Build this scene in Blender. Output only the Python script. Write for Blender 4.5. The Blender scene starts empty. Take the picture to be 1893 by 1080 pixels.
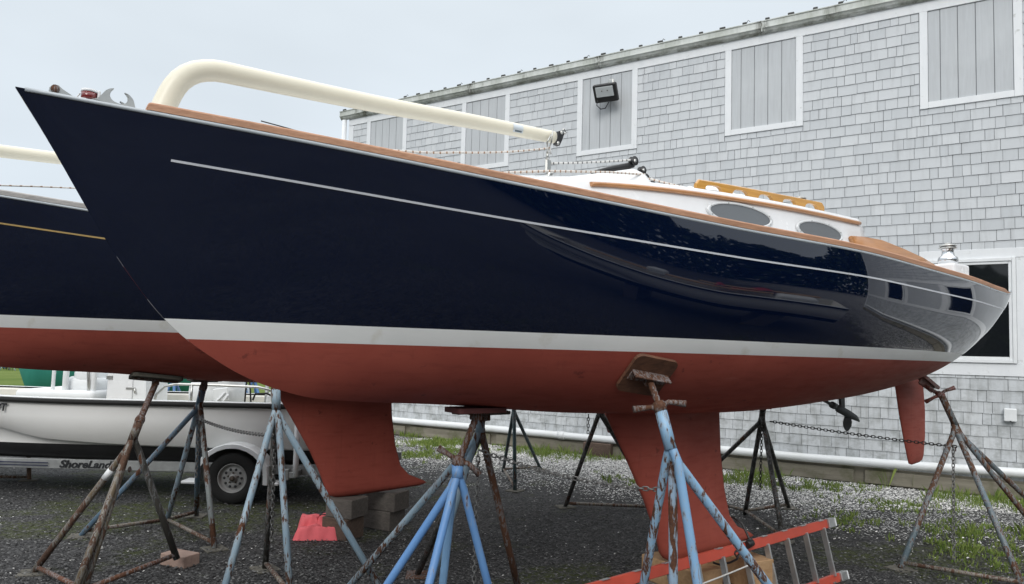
import bpy, bmesh, math, random
import numpy as np
from mathutils import Vector, Matrix, Euler, noise
R = math.radians
SC = bpy.context.scene
COL = SC.collection
random.seed(7)
rng = np.random.default_rng(7)

# ------------------------------------------------------------------ camera
FPX, PW, PH, CX, CY, YH, ROLL, EYE = 1350.0, 1893.0, 1080.0, 946.5, 570.0, 655.0, 0.026, 1.85
PITCH = math.atan((YH - CY) / FPX)
_f = Vector((0, math.cos(PITCH), math.sin(PITCH)))
_u0 = Vector((0, -math.sin(PITCH), math.cos(PITCH)))
_r0 = Vector((1, 0, 0))
_u = _u0 * math.cos(ROLL) - _r0 * math.sin(ROLL)
_r = _r0 * math.cos(ROLL) + _u0 * math.sin(ROLL)
cam_data = bpy.data.cameras.new('camera')
cam = bpy.data.objects.new('camera', cam_data)
COL.objects.link(cam)
cam.matrix_world = Matrix(((_r.x, _u.x, -_f.x, 0), (_r.y, _u.y, -_f.y, 0), (_r.z, _u.z, -_f.z, EYE), (0, 0, 0, 1)))
cam_data.sensor_width = 36.0
cam_data.lens = 36.0 * FPX / PW
cam_data.shift_y = (CY - PH / 2) / PW
cam_data.clip_end = 2000
cam_data.clip_start = 0.05
SC.camera = cam

# ------------------------------------------------------------------ sky, sun, exposure
SUN_EL, SUN_ROT = R(34), R(192)
world = bpy.data.worlds.new('World'); SC.world = world; world.use_nodes = True
wn, wl = world.node_tree.nodes, world.node_tree.links
bg = wn['Background']; bg.inputs['Strength'].default_value = 0.1
sky = wn.new('ShaderNodeTexSky'); sky.sky_type = 'NISHITA'; sky.sun_disc = False
sky.sun_elevation = SUN_EL; sky.sun_rotation = SUN_ROT; sky.dust_density = 4.0
tc = wn.new('ShaderNodeTexCoord'); sep = wn.new('ShaderNodeSeparateXYZ')
wl.new(tc.outputs['Generated'], sep.inputs[0])
ramp = wn.new('ShaderNodeValToRGB')                     # overcast sky: pale at the horizon, brighter towards the zenith
cr = ramp.color_ramp
cr.elements[0].position = 0.0; cr.elements[0].color = (0.318, 0.352, 0.388, 1)
cr.elements[1].position = 1.0; cr.elements[1].color = (.85, .86, .87, 1)
for pos, c in ((0.10, (0.312, 0.346, 0.378)), (0.45, (0.305, 0.334, 0.358)), (0.60, (0.48, 0.50, 0.525)), (0.8, (0.74, .755, .77))):
    e = cr.elements.new(pos); e.color = (*c, 1)
wl.new(sep.outputs['Z'], ramp.inputs[0])
nz = wn.new('ShaderNodeTexNoise'); nz.inputs['Scale'].default_value = 2.2; nz.inputs['Detail'].default_value = 3
mp = wn.new('ShaderNodeMapping'); mp.inputs['Scale'].default_value = (1, 1, 2.6)
wl.new(tc.outputs['Generated'], mp.inputs[0]); wl.new(mp.outputs[0], nz.inputs[0])
mr = wn.new('ShaderNodeMapRange'); mr.inputs[1].default_value = .3; mr.inputs[2].default_value = .7
mr.inputs[3].default_value = 24.0; mr.inputs[4].default_value = 27.4
wl.new(nz.outputs[0], mr.inputs[0])
vm = wn.new('ShaderNodeVectorMath'); vm.operation = 'SCALE'
wl.new(ramp.outputs[0], vm.inputs[0]); wl.new(mr.outputs[0], vm.inputs['Scale'])
mix = wn.new('ShaderNodeMix'); mix.data_type = 'RGBA'; mix.inputs[0].default_value = 0.94
wl.new(sky.outputs[0], mix.inputs[6]); wl.new(vm.outputs[0], mix.inputs[7])
wl.new(mix.outputs[2], bg.inputs['Color'])
sd = bpy.data.lights.new('sun', 'SUN'); sd.energy = 1.5; sd.angle = R(28); sd.color = (1, .97, .93)
sun = bpy.data.objects.new('sun', sd); COL.objects.link(sun)
sun.rotation_euler = (R(90) - SUN_EL, 0, math.pi - SUN_ROT)
SC.view_settings.view_transform = 'Standard'; SC.view_settings.look = 'None'
SC.view_settings.exposure = 0.0; SC.view_settings.gamma = 1.0; SC.view_settings.use_curve_mapping = False

# ------------------------------------------------------------------ pixel <-> place helpers (measured on the photograph)
EYEV = Vector((0, 0, EYE))
def ray(x, y): return _f + _r * ((x - CX) / FPX) - _u * ((y - CY) / FPX)
def gp(x, y, z=0.0):
    d = ray(x, y); return EYEV + d * ((z - EYE) / d.z)
def at(x, y, Y):
    d = ray(x, y); return EYEV + d * (Y / d.y)
WN = Vector((.534, .845, 0)).normalized(); WE = Vector((.845, -.534, 0)).normalized(); WD = 12.55
WALLM = Matrix(((WE.x, WN.x, 0, WN.x * WD), (WE.y, WN.y, 0, WN.y * WD), (0, 0, 1, 0), (0, 0, 0, 1)))   # local x along the wall, y into it
WM = {}

# ------------------------------------------------------------------ object helpers
def setp(o, label=None, cat=None, group=None, kind=None):
    if label: o['label'] = label
    if cat: o['category'] = cat
    if group: o['group'] = group
    if kind: o['kind'] = kind
    return o
def thing(name, label, cat, M=Matrix(), group=None):
    o = bpy.data.objects.new(name, None); COL.objects.link(o)
    o.matrix_world = M; o.empty_display_size = .2
    WM[o.name] = M.copy()
    return setp(o, label, cat, group)
class MB:
    def __init__(s): s.bm = bmesh.new(); s.mi = 0
    def _new(s, fs):
        for f in fs: f.material_index = s.mi
    def poly(s, pts):
        f = s.bm.faces.new([s.bm.verts.new(p) for p in pts]); s._new([f]); return f
    def box(s, c, size, M=None, bev=0.0, seg=1):
        t = bmesh.new(); bmesh.ops.create_cube(t, size=1.0)
        bmesh.ops.scale(t, vec=size, verts=t.verts)
        if bev: bmesh.ops.bevel(t, geom=t.edges[:], offset=bev, segments=seg, affect='EDGES', profile=.5)
        T = Matrix.Translation(c) @ (M.to_4x4() if M else Matrix())
        bmesh.ops.transform(t, matrix=T, verts=t.verts)
        s._merge(t); return s
    def _merge(s, t):
        vm_ = {v: s.bm.verts.new(v.co) for v in t.verts}
        for f in t.faces:
            try:
                nf = s.bm.faces.new([vm_[v] for v in f.verts]); nf.material_index = s.mi; nf.smooth = f.smooth
            except ValueError: pass
        t.free()
    def grid(s, rows, close=False, flip=False):
        V = [[s.bm.verts.new(p) for p in r] for r in rows]
        n = len(V[0])
        for i in range(len(V) - 1):
            for j in range(n if close else n - 1):
                k = (j + 1) % n
                q = [V[i][j], V[i][k], V[i + 1][k], V[i + 1][j]]
                if flip: q.reverse()
                try: f = s.bm.faces.new(q); f.material_index = s.mi; f.smooth = True
                except ValueError: pass
        return V
    def tube(s, pts, r, seg=10, cap=True, squash=None):
        pts = [Vector(p) for p in pts]
        rs = r if isinstance(r, (list, tuple)) else [r] * len(pts)
        rows = []; up = None
        for i, p in enumerate(pts):
            t = (pts[min(i + 1, len(pts) - 1)] - pts[max(i - 1, 0)]).normalized()
            if up is None:
                up = Vector((0, 0, 1)) if abs(t.z) < .9 else Vector((1, 0, 0))
            a = t.cross(up).normalized(); b = a.cross(t).normalized(); up = b
            rows.append([p + (a * math.cos(q) + b * math.sin(q) * (squash or 1)) * rs[i] for q in [2 * math.pi * k / seg for k in range(seg)]])
        V = s.grid(rows, close=True)
        if cap:
            for r_ in (V[0], list(reversed(V[-1]))):
                try: f = s.bm.faces.new(r_); f.material_index = s.mi
                except ValueError: pass
        return s
    def lathe(s, prof, M, seg=20, cap=True):
        rows = [[M @ Vector((rr * math.cos(q), rr * math.sin(q), zz)) for q in [2 * math.pi * k / seg for k in range(seg)]] for rr, zz in prof]
        V = s.grid(rows, close=True, flip=False)
        for r_ in ((list(reversed(V[0])), V[-1]) if cap else ()):
            try: f = s.bm.faces.new(r_); f.material_index = s.mi
            except ValueError: pass
        return s
    def prism(s, pts, off):
        pts = [Vector(p) for p in pts]; off = Vector(off)
        a = [s.bm.verts.new(p) for p in pts]; b = [s.bm.verts.new(p + off) for p in pts]
        n = len(pts)
        fs = [s.bm.faces.new(a), s.bm.faces.new(list(reversed(b)))]
        for i in range(n): fs.append(s.bm.faces.new([a[(i + 1) % n], a[i], b[i], b[(i + 1) % n]]))
        s._new(fs); return s
    def build(s, name, mats, parent=None, smooth=None, fix=True, pre=None):
        if pre is not None: bmesh.ops.transform(s.bm, matrix=pre, verts=s.bm.verts)
        if fix: bmesh.ops.recalc_face_normals(s.bm, faces=s.bm.faces[:])
        me = bpy.data.meshes.new(name)
        o = bpy.data.objects.new(name, me); COL.objects.link(o)
        if parent is not None:
            M = WM[parent.name]; WM[o.name] = M
            bmesh.ops.transform(s.bm, matrix=M.inverted(), verts=s.bm.verts)
            o.parent = parent
        else: WM[o.name] = Matrix()
        if smooth is not None:
            for f in s.bm.faces: f.smooth = smooth
        s.bm.to_mesh(me); s.bm.free()
        for m in (mats if isinstance(mats, (list, tuple)) else [mats]): me.materials.append(m)
        return o
def base(o, p):
    """move the origin of a top-level mesh to its base point"""
    p = Vector(p); o.data.transform(Matrix.Translation(-p)); o.location = p; return o
def axisM(p, z, x=None):
    z = Vector(z).normalized(); x = Vector(x) if x is not None else (Vector((1, 0, 0)) if abs(z.x) < .9 else Vector((0, 1, 0)))
    y = z.cross(x).normalized(); x = y.cross(z).normalized()
    return Matrix(((x.x, y.x, z.x, p[0]), (x.y, y.y, z.y, p[1]), (x.z, y.z, z.z, p[2]), (0, 0, 0, 1)))
def kids(o): return [c for c in bpy.data.objects if c.parent == o]
def copy_tree(o, parent=None, skip=()):
    c = o.copy(); COL.objects.link(c); c.parent = parent; WM[c.name] = WM.get(o.name, Matrix())
    for ch in kids(o):
        if ch.name.split('.')[0] not in skip: copy_tree(ch, c, skip)
    return c

# ------------------------------------------------------------------ materials
class NT:
    def __init__(s, name):
        s.m = bpy.data.materials.new(name); s.m.use_nodes = True
        s.n = s.m.node_tree.nodes; s.l = s.m.node_tree.links; s.b = s.n['Principled BSDF']
        s._tc = None
    def tc(s, which='Object'):
        if not s._tc: s._tc = s.n.new('ShaderNodeTexCoord')
        return s._tc.outputs[which]
    def pos(s): return s.n.new('ShaderNodeNewGeometry').outputs['Position']
    def map(s, v, sc=(1, 1, 1), rot=(0, 0, 0), loc=(0, 0, 0)):
        k = s.n.new('ShaderNodeMapping'); s.l.new(v, k.inputs[0])
        k.inputs['Scale'].default_value = sc; k.inputs['Rotation'].default_value = rot; k.inputs['Location'].default_value = loc
        return k.outputs[0]
    def noise(s, v, sc, det=4, rough=.55, dist=0):
        k = s.n.new('ShaderNodeTexNoise'); s.l.new(v, k.inputs[0]); k.inputs['Scale'].default_value = sc
        k.inputs['Detail'].default_value = det; k.inputs['Roughness'].default_value = rough; k.inputs['Distortion'].default_value = dist
        return k.outputs[0]
    def voro(s, v, sc, out='Distance', feat='F1'):
        k = s.n.new('ShaderNodeTexVoronoi'); k.feature = feat; s.l.new(v, k.inputs['Vector']); k.inputs['Scale'].default_value = sc
        return k.outputs[out]
    def rng(s, v, a, b, c=0.0, d=1.0, smooth=False):
        k = s.n.new('ShaderNodeMapRange'); s.l.new(v, k.inputs[0])
        if smooth: k.interpolation_type = 'SMOOTHSTEP'
        for i, x in enumerate((a, b, c, d)): k.inputs[i + 1].default_value = x
        return k.outputs[0]
    def math(s, op, a, b=None):
        k = s.n.new('ShaderNodeMath'); k.operation = op
        for i, x in enumerate((a, b)):
            if x is None: continue
            if isinstance(x, (int, float)): k.inputs[i].default_value = x
            else: s.l.new(x, k.inputs[i])
        return k.outputs[0]
    def mix(s, f, a, b, mode='MIX'):
        k = s.n.new('ShaderNodeMix'); k.data_type = 'RGBA'; k.blend_type = mode
        for i, x in ((0, f), (6, a), (7, b)):
            if isinstance(x, (int, float)): k.inputs[i].default_value = x
            elif isinstance(x, tuple): k.inputs[i].default_value = (*x, 1) if len(x) == 3 else x
            else: s.l.new(x, k.inputs[i])
        return k.outputs[2]
    def sep(s, v):
        k = s.n.new('ShaderNodeSeparateXYZ'); s.l.new(v, k.inputs[0]); return k.outputs
    def bump(s, hgt, dist=.01, st=1.0):
        k = s.n.new('ShaderNodeBump'); s.l.new(hgt, k.inputs['Height']); k.inputs['Distance'].default_value = dist
        k.inputs['Strength'].default_value = st; s.l.new(k.outputs[0], s.b.inputs['Normal'])
    def set(s, **kw):
        for k, v in kw.items():
            nm = {'col': 'Base Color', 'rough': 'Roughness', 'metal': 'Metallic', 'spec': 'Specular IOR Level', 'coat': 'Coat Weight', 'coatr': 'Coat Roughness', 'trans': 'Transmission Weight', 'ior': 'IOR'}[k]
            if isinstance(v, (int, float)): s.b.inputs[nm].default_value = v
            elif isinstance(v, tuple): s.b.inputs[nm].default_value = (*v, 1)
            else: s.l.new(v, s.b.inputs[nm])
        return s
def plain(name, col, rough=.5, metal=0, var=.12, sc=6.0, spec=.5, bump=0):
    t = NT(name); n = t.noise(t.tc(), sc, 5)
    c2 = tuple(min(1, c * (1 + var)) for c in col); c1 = tuple(c * (1 - var) for c in col)
    t.set(col=t.mix(t.rng(n, .3, .7), c1, c2), rough=t.rng(n, .2, .8, max(0.02, rough - .08), min(1, rough + .08)), metal=metal, spec=spec)
    if bump: t.bump(t.noise(t.tc(), sc * 8, 4), bump)
    return t.m
def wood(name, a, b, sc=(3, 60, 60), rough=.55, coat=0.0):
    t = NT(name); v = t.map(t.tc(), sc)
    n = t.noise(v, 1.0, 5, .6, .6); n2 = t.noise(t.tc(), 2.5, 3)
    c = t.mix(t.rng(n, .3, .7), a, b)
    c = t.mix(t.rng(n2, .35, .7, 0, .35), c, tuple(x * .6 for x in a))
    t.set(col=c, rough=rough, coat=coat, coatr=.08); t.bump(n, .001, .5); return t.m
def flaky(name, paint, amount, paint2=None, rough=.45, rust=(.055, .024, .014), rust2=(.13, .055, .027)):
    t = NT(name); v = t.tc()
    vs = t.map(v, (1, 1, .22))
    n = t.noise(vs, 42, 7, .66, .5); big = t.noise(v, 3.6, 3)
    k = t.math('ADD', n, t.math('MULTIPLY', t.math('SUBTRACT', big, .5), .7))
    mask = t.rng(k, amount - .03, amount + .03)                    # 1 = bare rust
    rc = t.mix(t.rng(t.noise(v, 60, 4), .3, .7), rust, rust2)
    pc = t.mix(t.rng(big, .3, .7), paint, paint2 or tuple(x * .8 for x in paint))
    edge = t.rng(k, amount - .10, amount - .03, 0, .5)
    pc = t.mix(edge, pc, (.33, .36, .38))
    t.set(col=t.mix(mask, pc, rc), rough=t.rng(mask, 0, 1, rough, .9)); t.bump(t.math('SUBTRACT', t.noise(v, 90, 3), mask), .0015, .6)
    return t.m

# hull paint
t = NT('navy_gloss'); n = t.noise(t.tc(), 1.2, 3)
t.set(col=t.mix(t.rng(n, .3, .7), (.0014, .0046, .0175), (.0020, .0056, .0205)), rough=t.rng(t.noise(t.tc(), 9, 5), .4, .8, .02, .05), ior=1.5, spec=.5, coat=.4, coatr=.025)
t.bump(t.noise(t.map(t.tc(), (1, 1, 2.0)), 1.3, 1), .004, .30)
NAVY = t.m
t = NT('bottom_paint'); v = t.tc(); n = t.noise(v, 1.7, 5, .6, .3); n2 = t.noise(t.map(v, (1.0, 1, 6)), 5, 5)
c = t.mix(t.rng(n, .3, .7), (.315, .066, .047), (.40, .092, .063)); c = t.mix(t.rng(n2, .52, .75, 0, .5), c, (.24, .050, .037))
c = t.mix(t.rng(t.noise(t.map(v, (1, 1, 1)), 11, 4), .66, .72, 0, .6), c, (.13, .030, .026)); c = t.mix(t.rng(t.noise(t.map(v, (.5, 1, 3)), 3.1, 6, .7), .62, .70, 0, .35), c, (.46, .16, .12)); c = t.mix(t.rng(t.noise(t.map(v, (9, 9, .6)), 1.7, 5, .65), .58, .74, 0, .35), c, (.19, .042, .034))
t.set(col=c, rough=t.rng(n2, .3, .7, .55, .75), spec=.35); t.bump(t.noise(v, 70, 4), .001, .4); RED = t.m
t = NT('boot_stripe_white'); v = t.tc(); n = t.noise(t.map(v, (1.2, 1, 3)), 2.2, 4, .6)
c = t.mix(t.rng(n, .4, .7), (.86, .87, .855), (.80, .815, .80)); c = t.mix(t.rng(t.noise(v, 3.3, 5), .60, .72, 0, .55), c, (.50, .45, .31))
t.set(col=c, rough=.28); STRIPE = t.m
GELWHITE = plain('white_gelcoat', (.74, .75, .76), .25, var=.04)
TEAK = wood('weathered_teak', (.39, .195, .11), (.57, .325, .205), (1.6, 60, 110), .62)
VARN = wood('varnished_teak', (.38, .165, .055), (.54, .26, .10), (3, 45, 60), .3, .4)
HONEY = wood('honey_varnish', (.50, .235, .038), (.64, .33, .065), (3, 45, 60), .25, .6)
CREAM = plain('cream_boom_paint', (.74, .70, .57), .38, var=.04, sc=2)
CHROME = plain('polished_steel', (.66, .67, .68), .16, 1.0, .06)
SATIN = plain('cast_stainless', (.50, .50, .48), .34, 1.0, .1, 14)
BLACK = plain('black_plastic', (.013, .013, .014), .42, var=.2)
RUBBER = plain('black_rubber', (.012, .012, .012), .8, var=.3, sc=20, bump=.001)
SMOKED = NT('smoked_window').set(col=(.115, .125, .135), rough=.08, spec=.55).m
COVE_SILVER = plain('silver_cove_line', (.62, .64, .68), .35, .2, .05)
COVE_GOLD = plain('gold_cove_line', (.60, .42, .17), .35, .3, .05)
GREYRAIL = wood('silvered_teak', (.30, .29, .28), (.46, .44, .42), (2.2, 55, 70), .7)
REDLENS = NT('red_lens').set(col=(.16, .014, .014), rough=.12, coat=.6).m
GREYPRIMER = plain('grey_underwater_paint', (.115, .13, .13), .6, var=.2)
STICKER = plain('silver_sticker', (.62, .67, .70), .35, .3, .05)
INK = plain('black_ink', (.012, .013, .016), .5, var=.1)
TEALINK = plain('dark_ink', (.03, .07, .09), .5, var=.1)
CANVAS = plain('white_canvas', (.76, .77, .78), .75, var=.05, sc=12, bump=.002)
def rope_mat(name, a, b):
    t = NT(name); w = t.n.new('ShaderNodeTexWave'); w.inputs['Scale'].default_value = 9; t.l.new(t.map(t.tc(), (1, 1, 1)), w.inputs[0])
    t.set(col=t.mix(t.rng(w.outputs[1], .84, .90), a, b), rough=.85); return t.m
ROPEW = rope_mat('white_rope_with_fleck', (.62, .62, .60), (.10, .10, .11))
ROPET = rope_mat('white_rope_with_tan_fleck', (.64, .61, .57), (.33, .20, .13))
# building
t = NT('painted_shingle'); v = t.tc()
isl = t.n.new('ShaderNodeNewGeometry').outputs['Random Per Island']
zz = t.sep(v)[2]
c = t.mix(isl, (.50, .525, .545), (.575, .598, .615))
st = t.noise(t.map(v, (7, 7, .9)), 1.6, 6, .65)
c = t.mix(t.rng(st, .50, .78, 0, .38), c, (.33, .34, .345))
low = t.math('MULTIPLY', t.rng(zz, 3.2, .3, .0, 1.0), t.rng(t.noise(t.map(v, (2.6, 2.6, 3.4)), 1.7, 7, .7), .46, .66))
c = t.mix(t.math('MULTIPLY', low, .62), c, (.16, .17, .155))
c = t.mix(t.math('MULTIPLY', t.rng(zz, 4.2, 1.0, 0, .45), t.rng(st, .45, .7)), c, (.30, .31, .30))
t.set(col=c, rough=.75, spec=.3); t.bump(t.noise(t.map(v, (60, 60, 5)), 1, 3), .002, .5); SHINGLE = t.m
t = NT('painted_trim'); v = t.tc(); n = t.noise(t.map(v, (3, 3, 1)), 3, 6, .65)
c = t.mix(t.rng(n, .3, .7), (.71, .735, .755), (.77, .79, .805)); c = t.mix(t.rng(t.noise(v, 9, 5), .64, .74, 0, .5), c, (.36, .37, .34))
t.set(col=c, rough=.6); TRIM = t.m
t = NT('grooved_panel'); v = t.tc(); n = t.noise(t.map(v, (16, 16, 1.1)), 1.5, 6, .65, .8)
c = t.mix(t.rng(n, .3, .75), (.515, .54, .56), (.445, .465, .48)); c = t.mix(t.rng(t.noise(v, 1.3, 4), .5, .75, 0, .4), c, (.58, .605, .62))
t.set(col=c, rough=.75, spec=.3); t.bump(n, .002, .4); PANEL = t.m
t = NT('mildewed_gutter'); v = t.tc(); n = t.noise(t.map(v, (1.4, 6, .35)), 1.6, 7, .7)
c = t.mix(t.rng(n, .44, .66), (.60, .625, .60), (.36, .385, .34)); c = t.mix(t.rng(t.noise(t.map(v, (.8, .8, .15)), 2.3, 6, .7), .60, .70, 0, .8), c, (.10, .105, .075))
fx = t.math('ABSOLUTE', t.math('SUBTRACT', t.math('FRACT', t.math('DIVIDE', t.math('ADD', t.sep(v)[0], 12.12 + 1.525 + 30.5), 3.05)), .5))
c = t.mix(t.math('MULTIPLY', t.rng(fx, .05, .0, 0, 1), t.rng(t.noise(t.map(v, (7, 4, 1.5)), 2.2, 6, .7), .42, .56)), c, (.055, .055, .035))
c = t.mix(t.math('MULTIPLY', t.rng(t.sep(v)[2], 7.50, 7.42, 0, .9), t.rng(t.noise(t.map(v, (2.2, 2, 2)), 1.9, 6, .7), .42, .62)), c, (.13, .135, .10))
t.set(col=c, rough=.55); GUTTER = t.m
ROOFM = plain('metal_roof', (.38, .40, .42), .45, .4, .1)
DARKLICHEN = plain('dark_screw_cap', (.05, .05, .048), .7, var=.3)
t = NT('mossy_timber'); v = t.tc(); n = t.noise(t.map(v, (1, 8, 8)), 1.6, 6, .65); n2 = t.noise(v, 2.2, 6, .65)
c = t.mix(t.rng(n, .3, .7), (.17, .155, .12), (.27, .25, .20)); c = t.mix(t.rng(n2, .5, .66, 0, .75), c, (.075, .085, .03))
t.set(col=c, rough=.9); t.bump(n, .006, .6); TIMBER = t.m
GLASS = NT('dark_glazing').set(col=(.010, .012, .014), rough=.03, spec=.5).m
VINYL = plain('white_vinyl', (.75, .77, .78), .35, var=.04)
t = NT('white_pipe_plastic'); v = t.tc(); z_ = t.sep(v)[2]; n = t.noise(v, 2.6, 5)
c = t.mix(t.rng(n, .5, .8, 0, .35), (.74, .76, .77), (.45, .47, .40)); t.set(col=c, rough=.35); PIPE = t.m
# ground
t = NT('dark_gravel'); p = t.pos(); sx = t.sep(p)
wd = t.math('SUBTRACT', WD, t.math('ADD', t.math('MULTIPLY', sx[0], WN.x), t.math('MULTIPLY', sx[1], WN.y)))    # metres out from the wall
big = t.noise(p, .9, 4, .6); 
peb = t.voro(p, 38, 'Distance'); pebc = t.voro(p, 38, 'Color'); pr = t.sep(pebc)[0]
peb2 = t.voro(p, 85, 'Color'); pr2 = t.sep(peb2)[1]
c = t.mix(t.math('POWER', pr, 1.6), (.012, .012, .013), (.10, .10, .102)); c = t.mix(t.rng(pr2, .6, .95, 0, .6), c, (.16, .16, .16))
c = t.mix(t.rng(t.noise(p, .55, 4, .6), .35, .7, 0, .5), c, (.022, .020, .019))
def spot(x, y, rx, ry):
    q = t.map(p, (1/rx, 1/ry, 0), loc=(-x/rx, -y/ry, 0)); l_ = t.n.new('ShaderNodeVectorMath'); l_.operation = 'LENGTH'; t.l.new(q, l_.inputs[0]); return t.rng(l_.outputs['Value'], 1.2, .2, 0, 1)
spots = t.math('ADD', t.math('ADD', spot(-3.6, 8.0, 2.6, 1.3), spot(-4.6, 10.2, 2.2, 1.0)), t.math('ADD', spot(.5, 6.2, .7, .6), spot(4.0, 7.0, 1.6, .9)))
moss = t.math('MULTIPLY', t.rng(t.math('ADD', t.noise(p, 1.3, 6, .7), t.math('MULTIPLY', spots, .22)), .57, .68), t.rng(t.noise(p, 12, 4), .32, .6))
c = t.mix(t.math('MULTIPLY', moss, .85), c, (.055, .068, .015))
shell = t.math('ADD', t.rng(wd, 4.6, .9, -.20, .80), t.math('MULTIPLY', t.math('SUBTRACT', big, .5), .9))
speck = t.math('LESS_THAN', t.sep(t.voro(p, 42, 'Color'))[2], shell)
near = t.math('MULTIPLY', speck, t.math('LESS_THAN', t.voro(p, 42, 'Distance'), .48))
c = t.mix(near, c, t.mix(pr, (.48, .48, .46), (.80, .80, .78)))
t.set(col=c, rough=.85, spec=.25); t.bump(t.math('ADD', t.math('MULTIPLY', t.math('SUBTRACT', 1.0, peb), .7), t.noise(p, 30, 4)), .022, 1.0); GRAVEL = t.m
t = NT('field_grass'); p = t.pos(); n = t.noise(p, .35, 5, .65); n2 = t.noise(p, 9, 4)
c = t.mix(t.rng(n, .35, .65), (.085, .13, .022), (.15, .19, .05)); c = t.mix(t.rng(n2, .4, .7, 0, .5), c, (.05, .085, .015)); t.set(col=c, rough=.95, spec=.1); FIELD = t.m
t = NT('dirt_track'); p = t.pos(); n = t.noise(p, .8, 6, .65); t.set(col=t.mix(t.rng(n, .3, .7), (.27, .23, .185), (.36, .33, .29)), rough=.95); DIRT = t.m
t = NT('grass_blades'); isl = t.n.new('ShaderNodeNewGeometry').outputs['Random Per Island']
c = t.mix(isl, (.10, .17, .028), (.26, .32, .09)); t.set(col=c, rough=.7, spec=.25); BLADE = t.m
t = NT('shell_bits'); isl = t.n.new('ShaderNodeNewGeometry').outputs['Random Per Island']
t.set(col=t.mix(isl, (.50, .49, .47), (.86, .85, .83)), rough=.6); SHELL = t.m
t = NT('loose_stones'); isl = t.n.new('ShaderNodeNewGeometry').outputs['Random Per Island']
t.set(col=t.mix(t.math('POWER', isl, 1.8), (.016, .016, .017), (.17, .17, .168)), rough=.75); STONE = t.m
# stands and bits
BLUEF = flaky('flaking_blue_paint', (.22, .40, .60), .565, (.30, .47, .63))
BLUEP = flaky('pale_blue_worn_paint', (.25, .36, .45), .58, (.32, .41, .47))
BLUEB = flaky('bright_blue_paint', (.11, .26, .55), .70, (.15, .30, .55))
BLUED = flaky('faded_blue_paint', (.11, .19, .28), .60, (.13, .20, .27))
BROWN = flaky('rusty_brown_steel', (.125, .092, .060), .51, (.17, .135, .080), rust=(.065, .036, .024), rust2=(.12, .062, .038))
GREEN = flaky('dark_green_paint', (.035, .075, .08), .63, (.045, .085, .09))
DARKST = flaky('dark_weathered_steel', (.035, .034, .030), .62, (.05, .045, .038))
RUSTY = flaky('bare_rust', (.12, .05, .028), .5, (.09, .04, .026), rough=.85)
REDRUST = flaky('red_oxide_paint', (.18, .055, .04), .62, (.21, .07, .05))
OLDPLY = wood('stained_plywood', (.07, .03, .018), (.19, .085, .045), (8, 30, 30), .8)
GREYPLY = wood('grey_plywood', (.09, .085, .07), (.16, .15, .125), (8, 30, 30), .9)
OLDWOOD = wood('old_grey_timber', (.10, .088, .078), (.19, .168, .15), (6, 40, 40), .9)
BROWNWOOD = wood('brown_timber', (.085, .056, .042), (.15, .105, .08), (6, 40, 40), .9)
TANWOOD = wood('fresh_tan_timber', (.36, .215, .105), (.52, .345, .19), (6, 30, 30), .8)
PINKWOOD = wood('pale_pink_timber', (.30, .20, .16), (.42, .30, .25), (6, 30, 30), .8)
CHAINM = plain('galvanised_chain', (.20, .20, .195), .5, .7, .25, 30)
CHAIND = plain('dark_chain', (.05, .048, .044), .6, .5, .3, 30)
LADRED = plain('orange_red_fibreglass', (.52, .075, .045), .45, var=.1)
ALU = plain('brushed_aluminium', (.52, .53, .53), .38, .8, .08, 12)
GALV = plain('galvanised_steel', (.36, .37, .37), .5, .6, .15, 12)
PINK = plain('red_pink_cloth', (.74, .135, .155), .75, var=.12, sc=5)
t = NT('skiff_hull_white'); v = t.tc(); n = t.noise(v, 1.4, 5); t.set(col=t.mix(t.rng(n, .35, .7), (.80, .80, .78), (.84, .84, .825)), rough=.3); SKIFFW = t.m
SKIFFB = plain('black_antifouling', (.008, .008, .009), .5, var=.2)
LINER = plain('cream_liner', (.60, .585, .53), .5, var=.05)
CUSH = plain('white_vinyl_cushion', (.70, .72, .73), .5, var=.05, sc=4)
t = NT('teal_hull'); v = t.tc(); n = t.noise(v, 2.6, 6, .65)
c = t.mix(t.rng(t.noise(t.map(v, (2, 2, .5)), 1.4, 5), .35, .7), (.022, .20, .165), (.035, .25, .205)); c = t.mix(t.rng(n, .62, .66, 0, .9), c, (.012, .07, .06)); t.set(col=c, rough=.6); TEAL = t.m
LAMPG = plain('lamp_lens', (.50, .53, .54), .2, var=.06)

# ------------------------------------------------------------------ ground
b = MB()
xs = [-400, -60, -20, -8, 8, 20, 60, 400]; ys = [-400, -60, -20, 0, 12, 30, 60, 900]
b.grid([[(x, y, 0) for x in xs] for y in ys])
setp(b.build('ground', GRAVEL, smooth=False), kind='structure')
b = MB(); b.poly([(-120, 16.2, .004), (-6.5, 15.3, .004), (-3.5, 24, .004), (-3.5, 200, .004), (-200, 200, .004)])
setp(b.build('field', FIELD), kind='structure')
b = MB(); b.poly([(-120, 25, .008), (-3.5, 19.0, .008), (-3.5, 27.0, .008), (-120, 40, .008)])
setp(b.build('track', DIRT), kind='structure')

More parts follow.
